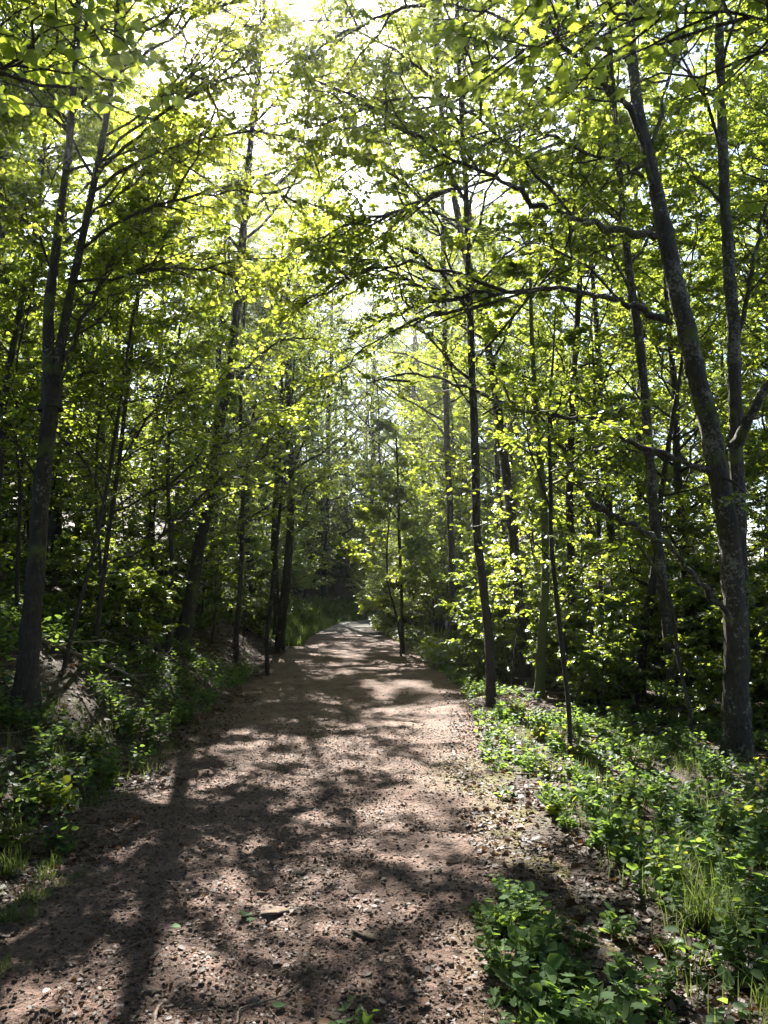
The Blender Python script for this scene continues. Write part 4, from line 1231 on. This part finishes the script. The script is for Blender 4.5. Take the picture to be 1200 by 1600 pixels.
def grass_template(seed, n, h, spread):
    rng = np.random.default_rng(seed)
    acc = Acc()
    K = 5; s = np.linspace(0, 1, K)
    a = rng.random(n) * 6.28; hh = h * rng.uniform(.4, 1.1, n); r0 = spread * .35 * np.sqrt(rng.random(n)); bend = rng.uniform(.1, .9, n)
    b0 = rng.random(n) * 6.28
    X = (r0 * np.cos(b0))[:, None] + (hh * bend * np.cos(a))[:, None] * s ** 2
    Yy = (r0 * np.sin(b0))[:, None] + (hh * bend * np.sin(a))[:, None] * s ** 2
    Z = -.02 + hh[:, None] * (s - .35 * bend[:, None] * s ** 2.5)
    P = np.stack([X, Yy, Z], -1)
    side = np.stack([-np.sin(a), np.cos(a), 0 * a], -1)
    wd = (.0035 * rng.uniform(.6, 1.3, n))[:, None] * np.array([.8, 1, .85, .5, .08])
    A = P + side[:, None] * wd[..., None]; B = P - side[:, None] * wd[..., None]
    V = np.stack([A, B], 2)
    i = np.arange(n * K * 2).reshape(n, K, 2)
    f = np.stack([i[:, :-1, 0], i[:, :-1, 1], i[:, 1:, 1], i[:, 1:, 0]], -1).reshape(-1, 4)
    acc.add(V.reshape(-1, 3), f)
    o = link_mesh('grass_tuft', acc.mesh('grass_tuft', [M['grass']]))
    return tag(o, 'template', 'grass tuft')


grng = np.random.default_rng(77)


def put(key, x, y, sc, label, group):
    o = dup(G[key], (x, y, max(gz(x, y), float(ground_base(x, y)) - .03)), grng.random() * 6.28, sc * grng.uniform(.85, 1.15), label, group, (grng.normal(0, .08), grng.normal(0, .08)))
    return o


# the patch of plants reaching into the path at the bottom
for px, py, k, s in [(800, 1395, 'a', .55), (840, 1420, 'b', .8), (790, 1430, 'd', .9), (860, 1440, 'd', .9), (825, 1455, 'b', .7), (770, 1410, 'f', 1.0)]:
    x, y, _ = at(px, py, 1.55 * 1200 / (py - 930)); put(k, x, y, s, 'low leafy plant in the small clump standing in the path at lower right', 'plants in the upper clump in the path')
for px, py, k, s in [(790, 1490, 'b', .7), (830, 1500, 'b', .8), (870, 1510, 'd', 1.), (910, 1540, 'd', 1.), (860, 1550, 'b', .8), (930, 1580, 'd', 1.0), (880, 1590, 'f', 1.2), (820, 1530, 'd', .9), (970, 1600, 'd', 1.), (850, 1480, 'a', .6), (890, 1560, 'b', .7), (820, 1580, 'f', 1)]:
    x, y, _ = at(px, py, 1.55 * 1200 / (py - 930)); put(k, x, y, s, 'pale leafy plant in the clump at the bottom of the picture right of the path', 'plants in the clump at the bottom right of the path')
for k in range(34):
    a_, r_ = grng.random() * 6.28, grng.random() ** .5
    x = .80 + .38 * r_ * math.cos(a_) + .06 * grng.normal(); y = 3.45 + .75 * r_ * math.sin(a_)
    put(['f', 'f', 'd', 'b'][k % 4], x, y, grng.uniform(.35, .75), 'small sprig at the ragged margin of the plant clump by the path at lower right', 'sprigs around the clump by the path at lower right')
x, y, _ = at(555, 1578, 1.55 * 1200 / (1578 - 930)); put('f', x, y, .75, 'small green plant alone on the bare path at the bottom', None)


def plants_in(n, xf, yr_, keys, sc, label, group):
    for k in range(n):
        y = yr_[0] + (yr_[1] - yr_[0]) * grng.random()
        a, b = xf(y)
        x = a + (b - a) * grng.random()
        if vnoise(x / .5, y / .5, 91) < -.17:
            continue
        put(keys[grng.integers(len(keys))], x, y, sc, label, group)


plants_in(120, lambda y: (xr(y) + .15 + .38 * smooth(5.5, 3.2, y), xr(y) + 1.9), (2.6, 6.2), ['a', 'b', 'd', 'd', 'e', 'f', 'd', 'c'], .82, 'pale green leafy plant in the sunny bank of plants at lower right', 'plants in the sunny bank at lower right')
plants_in(75, lambda y: (xr(y) + .15, xr(y) + 3.0), (6.2, 10.5), ['a', 'b', 'd', 'e'], .8, 'leafy plant under the trunks right of the path', 'plants under the trunks right of the path')
plants_in(60, lambda y: (xl(y) - 1.7, xl(y) - .1), (4.2, 10.0), ['a', 'b', 'e', 'd'], .95, 'leafy plant on the foot of the left bank', 'plants on the foot of the left bank')
plants_in(34, lambda y: (xl(y) - 1.0, xl(y) + .2), (2.9, 5.0), ['b', 'd', 'a'], .8, 'leafy plant in the grass at the left edge', 'plants at the lower left edge')

GT = [grass_template(301, 90, .30, .25), grass_template(302, 70, .22, .3), grass_template(303, 120, .40, .4)]


def tuft(i, x, y, s, label, group):
    o = GT[i].copy(); C.objects.link(o)
    o.location = (x, y, max(gz(x, y), float(ground_base(x, y)) - .02)); o.scale = (s, s, s); o.rotation_euler = (0, 0, grng.random() * 6.28)
    tag(o, label, 'grass tuft', group)


for px, py, i, s in [(40, 1385, 0, .9), (70, 1350, 1, 1), (20, 1345, 2, .8), (85, 1330, 1, .9), (50, 1410, 1, .9), (110, 1310, 0, .7), (15, 1415, 0, .8), (65, 1385, 2, .6), (100, 1365, 1, .8), (125, 1350, 1, .7)]:
    x, y, _ = at(px, py, 1.55 * 1200 / (py - 930)); tuft(i, x, y, s * .62, 'tuft of grass in the clump at the left edge of the path', 'grass tufts at the lower left')
x, y, _ = at(8, 1490, 1.55 * 1200 / 560); tuft(1, x, y, .7, 'small bright tuft of grass alone by the lower left corner', None)
for k in range(12):
    y = 2.8 + 3.4 * grng.random(); x = xr(y) + .5 + 1.7 * grng.random()
    tuft(grng.integers(3), x, y, grng.uniform(.6, 1.1), 'grass tuft among the leafy plants at lower right', 'grass tufts among the plants at lower right')
for o in list(G.values()):
    clear(o)
for o in GT:
    bpy.data.objects.remove(o)

# ------------------------------------------------------------------ uncountable cover
def cover(name, label, pts, keyset, mat, size, hgt, seed, nleaf=9, kind='quad'):
    """many low leafy stems as one mesh: pts (n,2)"""
    rng = np.random.default_rng(seed)
    x, y = pts[:, 0], pts[:, 1]
    z = np.maximum(ground_z(x, y), ground_base(x, y) - .05)
    n = len(x)
    K = 4; s = np.linspace(0, 1, K)
    a = rng.random(n) * 6.28; h = hgt * rng.uniform(.4, 1.2, n)
    P = np.stack([x[:, None] + (.5 * h * np.cos(a))[:, None] * s ** 1.4, y[:, None] + (.5 * h * np.sin(a))[:, None] * s ** 1.4, z[:, None] - .02 + h[:, None] * s], -1)
    acc = Acc()
    tubes(acc, P, np.broadcast_to(np.linspace(.003, .001, K), (n, K)), 3, 1)
    put_leaves(acc, leaf_frames(P, nleaf, size, rng, (.2, 1), droop=.1, flat=1.3), rng, 0, .8, kind, .3)
    o = link_mesh(name, acc.mesh(name, [M[mat], M['stem']]))
    return tag(o, label, 'ground cover', None, 'stuff')


crng = np.random.default_rng(99)


def rand_pts(n, xf, yr_, thr=-.1, sc=.7, pw=1.0):
    y = yr_[0] + (yr_[1] - yr_[0]) * crng.random(n) ** pw
    t = crng.random(n)
    a, b = xf(y)
    x = a + (b - a) * t
    k = vnoise(x / sc, y / sc, 55) > thr
    return np.stack([x[k], y[k]], -1)


cover('ground_cover', 'low green plants carpeting the foot of the left bank', rand_pts(2600, lambda y: (xl(y) - 2.6, xl(y) - .05), (4, 16), -.03), None, 'leaf_ground', .05, .22, 1)
cover('ground_cover', 'low green plants carpeting the wood floor right of the path', rand_pts(7000, lambda y: (xr(y) - .1 + .35 * smooth(5.8, 4.2, y), xr(y) + 5.5), (2.6, 18), .0, .55), None, 'leaf_ground', .043, .125, 2)
cover('ground_cover', 'sparse seedlings over the upper left bank', rand_pts(6000, lambda y: (xl(y) - 9, xl(y) - 1.5), (5, 26), -.06), None, 'leaf_ground', .06, .25, 3)
cover('ground_cover', 'fresh green growth along the far right edge of the path', np.concatenate([rand_pts(300, lambda y: (xl(y) - 2.6, xl(y) - .6), (24, 50), -.1), rand_pts(2200, lambda y: (xr(y) - .2, xr(y) + 2.0), (16, 56), -.3)]), None, 'leaf_ground_yellow', .10, .45, 4)


def blades(name, label, pts, h, seed, wd=.004):
    rng = np.random.default_rng(seed)
    x, y = pts[:, 0], pts[:, 1]; n = len(x)
    z = np.maximum(ground_z(x, y), ground_base(x, y) - .04)
    K = 4; s = np.linspace(0, 1, K); a = rng.random(n) * 6.28; hh = h * rng.uniform(.4, 1.2, n); bd = rng.uniform(.1, .9, n)
    P = np.stack([x[:, None] + (hh * bd * np.cos(a))[:, None] * s ** 2, y[:, None] + (hh * bd * np.sin(a))[:, None] * s ** 2, z[:, None] + hh[:, None] * (s - .3 * bd[:, None] * s ** 2)], -1)
    side = np.stack([-np.sin(a), np.cos(a), 0 * a], -1)
    w_ = wd * np.array([1, .9, .6, .08])
    V = np.stack([P + side[:, None] * w_[None, :, None], P - side[:, None] * w_[None, :, None]], 2)
    i = np.arange(n * K * 2).reshape(n, K, 2)
    f = np.stack([i[:, :-1, 0], i[:, :-1, 1], i[:, 1:, 1], i[:, 1:, 0]], -1).reshape(-1, 4)
    acc = Acc(); acc.add(V.reshape(-1, 3), f)
    o = link_mesh(name, acc.mesh(name, [M['grass']]))
    tag(o, label, 'grass', None, 'stuff')


blades('grass', 'thin grass scattered along the edges of the near path', np.concatenate([
    rand_pts(2500, lambda y: (xl(y) - 1.0, xl(y) + .15), (3, 9), -.05, .5), rand_pts(6000, lambda y: (xr(y) + .2, xr(y) + 2.4), (2.6, 9), .02, .5)]), .16, 5, .0025)
blades('grass', 'bright meadow grass beyond the trees on the right', rand_pts(22000, lambda y: (xr(y) + 13, xr(y) + 34), (14, 60), -.5, 2), .7, 6, .02)
blades('grass', 'green verge grass on the left where the path bends', rand_pts(16000, lambda y: (xl(y) - 2.4, xl(y) + .3), (24, 54), -.5, 2), .42, 7, .014)


# dead leaves lying about, twiglets and gravel: nobody could count them
def litter(name, label, pts, size, seed, mat='dead_leaf', lift=.012, kind='quad', path_=False):
    rng = np.random.default_rng(seed)
    x, y = pts[:, 0], pts[:, 1]; n = len(x)
    zb = ground_base(x, y)
    inside = np.minimum(x - xl(y), xr(y) - x)
    z = surface(x, y) + np.where(inside > 0, .006, lift)
    O = np.stack([x, y, z], -1)
    a = rng.random(n) * 6.28
    D = norm(np.stack([np.cos(a), np.sin(a), rng.normal(0, .25, n)], -1))
    nn = np.array([0, 0, 1.]) + rng.normal(0, .35, (n, 3))
    S = norm(np.cross(nn, D)); Nn = np.cross(D, S)
    acc = Acc()
    put_leaves(acc, (O, D, S, Nn, size * rng.uniform(.5, 1.3, n)), rng, 0, .75, kind, 0)
    o = link_mesh(name, acc.mesh(name, [M[mat]]))
    tag(o, label, 'leaf litter', None, 'stuff')


litter('leaf_litter', 'brown dead leaves scattered over the near path', rand_pts(5200, lambda y: (xl(y) - .5, xr(y) + .9), (2.4, 13), -.2, .5, 1.5), .03, 11)
litter('bark_litter', 'fine chips of bark and crumbled leaves strewn over the near path', rand_pts(26000, lambda y: (xl(y) - .3, xr(y) + .6), (2.3, 9), -.16, .35, 1.6), .017, 14, 'dead_leaf', .012, 'diamond')
litter('leaf_litter', 'drifts of dead leaves along both edges of the near path', np.concatenate([rand_pts(5000, lambda y: (xl(y) - .3, xl(y) + .45), (2.6, 13), -.12, .35, 1.3), rand_pts(6500, lambda y: (xr(y) - .45, xr(y) + .7), (2.4, 13), -.12, .35, 1.3)]), .036, 15)
litter('leaf_litter', 'brown dead leaves covering the left bank', rand_pts(16000, lambda y: (xl(y) - 8, xl(y) + .1), (4, 24), -.4, .8, 1.2), .065, 12)
litter('leaf_litter', 'brown dead leaves under the trees on the right', rand_pts(9000, lambda y: (xr(y) - .1, xr(y) + 7), (3, 20), -.4, .8, 1.2), .06, 13)

ICO = None


def rock(rng, sx, sy, sz, sub=2, rough=.16):
    import bmesh
    bm = bmesh.new(); bmesh.ops.create_icosphere(bm, subdivisions=sub, radius=1)
    ph = rng.random(9) * 6.28; dirs = norm(rng.normal(size=(5, 3)))
    cut = rng.uniform(.55, .9, 5)
    out = []
    for v in bm.verts:
        c = np.array(v.co)
        for d, k in zip(dirs, cut):
            q = c @ d
            if q > k: c = c - d * (q - k) * .85
        c = c * (1 + rough * .4 * math.sin(3 * c[0] + ph[0]) * math.sin(3 * c[1] + ph[1]) + .3 * rough * math.sin(7 * c[2] + ph[2] + 5 * c[0]))
        out.append(c * [sx, sy, sz])
    f = np.array([[v.index for v in p.verts] for p in bm.faces])
    bm.free()
    return np.array(out), f


def gravel(name, label, pts, seed, r0, r1, pw=3.0):
    rng = np.random.default_rng(seed)
    acc = Acc()
    protos = [rock(rng, 1, rng.uniform(.6, .9), rng.uniform(.3, .5), 1, .3) for _ in range(8)]
    n = len(pts)
    x, y = pts[:, 0], pts[:, 1]
    z = surface(x, y)
    r = r0 + (r1 - r0) * rng.random(n) ** pw
    a = rng.random(n) * 6.28
    pi = rng.integers(0, 8, n)
    for k in range(8):
        v, f = protos[k]
        m = pi == k
        c, s = np.cos(a[m])[:, None], np.sin(a[m])[:, None]
        X = (v[None, :, 0] * c - v[None, :, 1] * s) * r[m][:, None] + x[m][:, None]
        Yy = (v[None, :, 0] * s + v[None, :, 1] * c) * r[m][:, None] + y[m][:, None]
        Z = v[None, :, 2] * r[m][:, None] + z[m][:, None] + .15 * r[m][:, None]
        V = np.stack([X, Yy, Z], -1)
        F = (np.arange(m.sum()) * len(v))[:, None, None] + f[None]
        acc.add(V.reshape(-1, 3), F.reshape(-1, 3))
    o = link_mesh(name, acc.mesh(name, [M['stone']], False))
    tag(o, label, 'gravel', None, 'stuff')


gravel('gravel', 'loose gravel and small stones bedded in the near path', rand_pts(34000, lambda y: (xl(y) - .2, xr(y) + .4), (2.2, 9.5), -.35, .4, 1.7), 41, .003, .016, 3.5)

def debris(name, label, pts, seed, l0, l1, r):
    rng = np.random.default_rng(seed)
    x, y = pts[:, 0], pts[:, 1]; n = len(x)
    inside = np.minimum(x - xl(y), xr(y) - x)
    z = surface(x, y) + .004
    a = rng.random(n) * 6.28; L = l0 + (l1 - l0) * rng.random(n) ** 2.5
    K = 4; s = np.linspace(-.5, .5, K)
    b = rng.normal(0, .18, n)
    P = np.stack([x[:, None] + L[:, None] * (np.cos(a)[:, None] * s - np.sin(a)[:, None] * b[:, None] * s * s * 4), y[:, None] + L[:, None] * (np.sin(a)[:, None] * s + np.cos(a)[:, None] * b[:, None] * s * s * 4),
                  z[:, None] + rng.uniform(0, .012, (n, K))], -1)
    acc = Acc(); tubes(acc, P, (r * rng.uniform(.5, 1.4, n))[:, None] * np.array([1, .9, .75, .5]), 4)
    o = link_mesh(name, acc.mesh(name, [M['dry_twig']], True))
    tag(o, label, 'twigs', None, 'stuff')


debris('twig_litter', 'tiny broken twigs strewn over the near path', rand_pts(1300, lambda y: (xl(y) - .4, xr(y) + .8), (2.4, 11), -.3, .5, 1.5), 61, .03, .16, .0022)
debris('twig_litter', 'dead twigs strewn over the left bank', rand_pts(2200, lambda y: (xl(y) - 7, xl(y)), (4, 20), -.4, .5), 62, .08, .7, .005)
debris('twig_litter', 'dead twigs strewn under the trees on the right', rand_pts(1600, lambda y: (xr(y) + .2, xr(y) + 6), (5, 18), -.4, .5), 63, .08, .7, .005)

# ------------------------------------------------------------------ stones one can point at
srng = np.random.default_rng(3)
for px, py, wd, fl, lab in [
    (415, 1403, 78, .30, 'flat mossy slab beside the pale fallen leaf, largest stone in the path'),
    (500, 1337, 36, .55, 'rounded grey green stone in the shade, right of the flat pale one'),
    (462, 1338, 44, .35, 'flat pale stone left of the rounded grey green one'),
    (428, 1314, 46, .4, 'broad stone bedded at the edge of a sunny patch, topmost of the stone cluster'),
    (402, 1345, 36, .4, 'low dark stone at the left of the stone cluster'),
    (405, 1369, 32, .45, 'small dark stone just above the largest mossy slab'),
    (551, 1368, 34, .5, 'dark slanting stone in the shade right of the stone cluster'),
    (572, 1430, 64, .28, 'long low dark slab in the middle of the path'),
    (480, 1248, 66, .22, 'long flat stone crossing the dark shadow band'),
    (395, 1537, 34, .5, 'pale round stone between the thin roots at the bottom'),
    (333, 1466, 34, .35, 'flat pale stone at the rim of a sunny patch near the bottom'),
    (232, 1518, 44, .35, 'flat grey stone in the dark corner of the lower path'),
    (140, 1568, 48, .35, 'wide grey stone near the bottom left corner'),
    (520, 1546, 42, .4, 'grey stone at the bottom centre of the path'),
    (702, 1476, 26, .5, 'pale angular stone on sunny gravel near the right clump of plants'),
    (678, 1359, 20, .6, 'small pale pebble high on the right side of the path'),
    (694, 1431, 20, .6, 'small white stone above the pale angular one'),
    (670, 1541, 22, .5, 'light stone at the foot of the sunny patch, bottom right'),
    (617, 1586, 50, .35, 'half buried dark stone at the bottom edge of the path'),
    (480, 1580, 44, .4, 'dark rounded stone beside the small green plant at the bottom'),
    (930, 1449, 40, .5, 'brown stone in the bare soil between the plants on the right'),
    (968, 1458, 26, .5, 'small brown stone right of the other one in the bare soil'),
]:
    Y = 1.55 * 1200 / (py - 930)
    x, y, _ = at(px, py, Y)
    s = pxm(wd, Y) * .42
    v, f = rock(srng, s, s * srng.uniform(.55, .95), s * fl, 3, .55)
    a = Acc(); a.add(v, f)
    o = link_mesh('stone', a.mesh('stone', [M['stone']], True), None, (x, y, pathz(x, y) - s * fl * (.32 if fl > .34 else .52)))
    o.rotation_euler = (srng.normal(0, .1), srng.normal(0, .1), srng.random() * .8 - .4)
    tag(o, lab, 'stone', 'stones bedded in the path')

# ------------------------------------------------------------------ twigs and fallen leaves one can point at
for pts, wd, lab, nm in [
    ([(247, 1600), (243, 1578), (244, 1560), (250, 1545), (261, 1534)], .011, 'pale bent stick standing out at the bottom left of the path', 'fallen_twig'),
    ([(371, 1566), (374, 1552), (390, 1543), (440, 1532), (455, 1524), (467, 1513)], .006, 'long thin twig curling round the pale round stone', 'fallen_twig'),
    ([(290, 1560), (300, 1552), (318, 1545)], .006, 'short dark twig right of the pale bent stick', 'fallen_twig'),
    ([(563, 1538), (569, 1552), (590, 1562), (622, 1558)], .010, 'knobbly root end at the bottom centre', 'fallen_twig'),
    ([(183, 1468), (205, 1459), (232, 1449)], .005, 'straight pale twig across the shade at lower left', 'fallen_twig'),
    ([(784, 1598), (830, 1590), (888, 1579)], .008, 'dark twig under the plants at the bottom right', 'fallen_twig'),
    ([(735, 1575), (748, 1583), (757, 1590)], .006, 'short twig on the sunny gravel at bottom right', 'fallen_twig'),
    ([(958, 1452), (980, 1463), (1002, 1476)], .007, 'short stick lying on the bare soil by the two brown stones', 'fallen_twig'),
    ([(398, 1392), (412, 1384), (420, 1378)], .006, 'short pale twig above the largest mossy slab', 'fallen_twig'),
    ([(455, 1585), (470, 1572), (488, 1568), (500, 1572)], .005, 'curled twig beside the dark rounded stone at the bottom', 'fallen_twig'),
]:
    P = []
    for px, py in pts:
        Y = 1.55 * 1200 / (py - 930); x, y, _ = at(px, py, Y)
        P.append([x, y, pathz(x, y) + wd * .6 + .008 + .004 * srng.normal()])
    P, R = catmull(np.array(P), np.linspace(wd, wd * .45, len(P)) * .75, 5)
    a = Acc(); tubes(a, P[None], R[None], 6, 0, .1, srng)
    o = link_mesh(nm, a.mesh(nm, [M['dry_twig']], True, P[0]), None, tuple(P[0]))
    tag(o, lab, 'twig', 'twigs lying on the path')

for px, py, sz, mat, lab in [
    (380, 1416, .085, 'fresh_leaf', 'pale green maple leaf lying beside the largest mossy slab'),
    (400, 1418, .055, 'fresh_leaf', 'smaller pale green leaf touching the maple leaf'),
    (282, 1427, .045, 'fresh_leaf', 'small pale green leaf alone in the shade of the lower path'),
    (428, 1546, .05, 'fresh_leaf', 'green leaf lying by the long thin twig'),
    (305, 1592, .06, 'dead_leaf', 'pale brown leaf at the bottom edge of the path'),
    (326, 1590, .06, 'fresh_leaf', 'grey green leaf beside the pale brown one at the bottom edge'),
    (475, 1541, .04, 'dead_leaf', 'tan leaf right of the long thin twig'),
    (498, 1568, .05, 'dead_leaf', 'whitish leaf above the small green plant'),
    (670, 1542, .05, 'dead_leaf', 'tan leaf on the sunny gravel at bottom right'),
    (225, 1396, .04, 'dead_leaf', 'lone brown leaf by a sunny patch on the left of the path'),
]:
    Y = 1.55 * 1200 / (py - 930); x, y, _ = at(px, py, Y)
    a = Acc(); ang = srng.random() * 6.28
    D = np.array([[math.cos(ang), math.sin(ang), .05]]); S = np.cross(np.array([[.1, .05, 1.]]), D); Nn = np.cross(D, S)
    put_leaves(a, (np.zeros((1, 3)), norm(D), norm(S), norm(Nn), np.array([sz])), srng, 0, .85, 'lobed' if 'maple' in lab else 'round', 0)
    o = link_mesh('fallen_leaf', a.mesh('fallen_leaf', [M[mat]], True), None, (x, y, pathz(x, y) + .022))
    tag(o, lab, 'leaf', 'single leaves lying on the path')


# ------------------------------------------------------------------ fallen wood and a stump
def fallen(x, y, L, r, az, lab, mat='dry_twig', lift=.0):
    K = 9; s = np.linspace(0, 1, K)
    X = x + L * s * math.cos(az) + .05 * L * srng.normal(0, .4, K) * s; Yy = y + L * s * math.sin(az) + .05 * L * srng.normal(0, .4, K) * s
    Z = np.array([gz(a, b) for a, b in zip(X, Yy)]); Z = np.maximum(Z, np.linspace(Z[0], Z[-1], K)) + r * .5 + lift * s
    P = np.stack([X, Yy, Z], -1)
    P2, R2 = catmull(P, r * (1 - .75 * s), 4)
    a = Acc(); tubes(a, P2[None], R2[None], 8, 0, .08, srng)
    o = thing('fallen_branch', (x, y, Z[0]), lab, 'fallen branch', 'dead branches lying in the wood')
    link_mesh('branch', a.mesh('branch', [M[mat]], True, (x, y, Z[0])), o)
    b = Acc()
    Q, ln, _ = spawn(P[None], 6, (.25, .95), L * .28, (.5, 1.0), srng, K=5, curve=.05, wig=.1, mode='radial')
    Q[:, :, 2] = np.maximum(Q[:, :, 2], np.maximum(ground_z(Q[:, :, 0], Q[:, :, 1]) + .01, P[:, 2].min() - .2))
    tubes(b, Q, (r * .3) * np.linspace(1, .25, 5)[None] * np.ones((6, 1)), 5)
    link_mesh('side_twigs', b.mesh('side_twigs', [M[mat]], True, (x, y, Z[0])), o)


for x, y, L, r, az, lab, mt in [
    (-5.2, 8.2, 2.6, .045, .5, 'grey dead branch lying down the slope beside the forked trunk', 'dry_twig'),
    (-6.0, 12.5, 3.4, .07, -.25, 'long rotting branch lying across the left bank between the stems', 'bark_left'),
    (-3.6, 10.6, 1.8, .03, 1.1, 'thin dead branch on the bank near the two stemmed hazel', 'dry_twig'),
    (3.4, 9.6, 2.4, .05, .35, 'mossy dead branch on the ground left of the big leaning trunk', 'bark_moss'),
    (5.0, 12.0, 3.2, .06, 2.7, 'dead branch lying deep in the shade behind the leaning trunk', 'bark_left'),
    (2.4, 13.5, 2.2, .04, .9, 'broken branch lying behind the mossy trunk on the right', 'dry_twig')]:
    fallen(x, y, L, r, az, lab, mt, .1)

sx_, sy_ = 4.05, 7.7
sz_ = gz(sx_, sy_)
st = thing('tree_stump', (sx_, sy_, sz_), 'dark rotten stump half hidden at the right edge behind the plants', 'tree stump')
K = 10; hh = np.linspace(-.1, .50, K); an = np.arange(22) / 22 * 2 * PI
rr = .24 * (1 + .55 * np.exp(-(hh + .1) / .14))[:, None] * (1 + .10 * np.cos(3 * an + 1) + .07 * np.cos(5 * an) + .04 * np.cos(9 * an + 2))[None]
tp = hh[:, None] * np.ones(22)[None]; tp[-1] += .06 * np.cos(4 * an) + .05 * np.cos(7 * an + 1)
V = np.stack([rr * np.cos(an), rr * np.sin(an), tp], -1)
ii = np.arange(K * 22).reshape(K, 22); jj = np.roll(ii, -1, 1)
a = Acc(); a.add(V, np.stack([ii[:-1], jj[:-1], jj[1:], ii[1:]], -1).reshape(-1, 4))
link_mesh('bark', a.mesh('bark', [M['bark_moss']], True), st)
a = Acc(); a.add(np.vstack([[0, 0, .44], V[-1] * [.96, .96, 1] - [0, 0, .012]]), [[0, k + 1, (k + 1) % 22 + 1] for k in range(22)])
link_mesh('rotten_top', a.mesh('rotten_top', [M['dead_leaf']]), st)
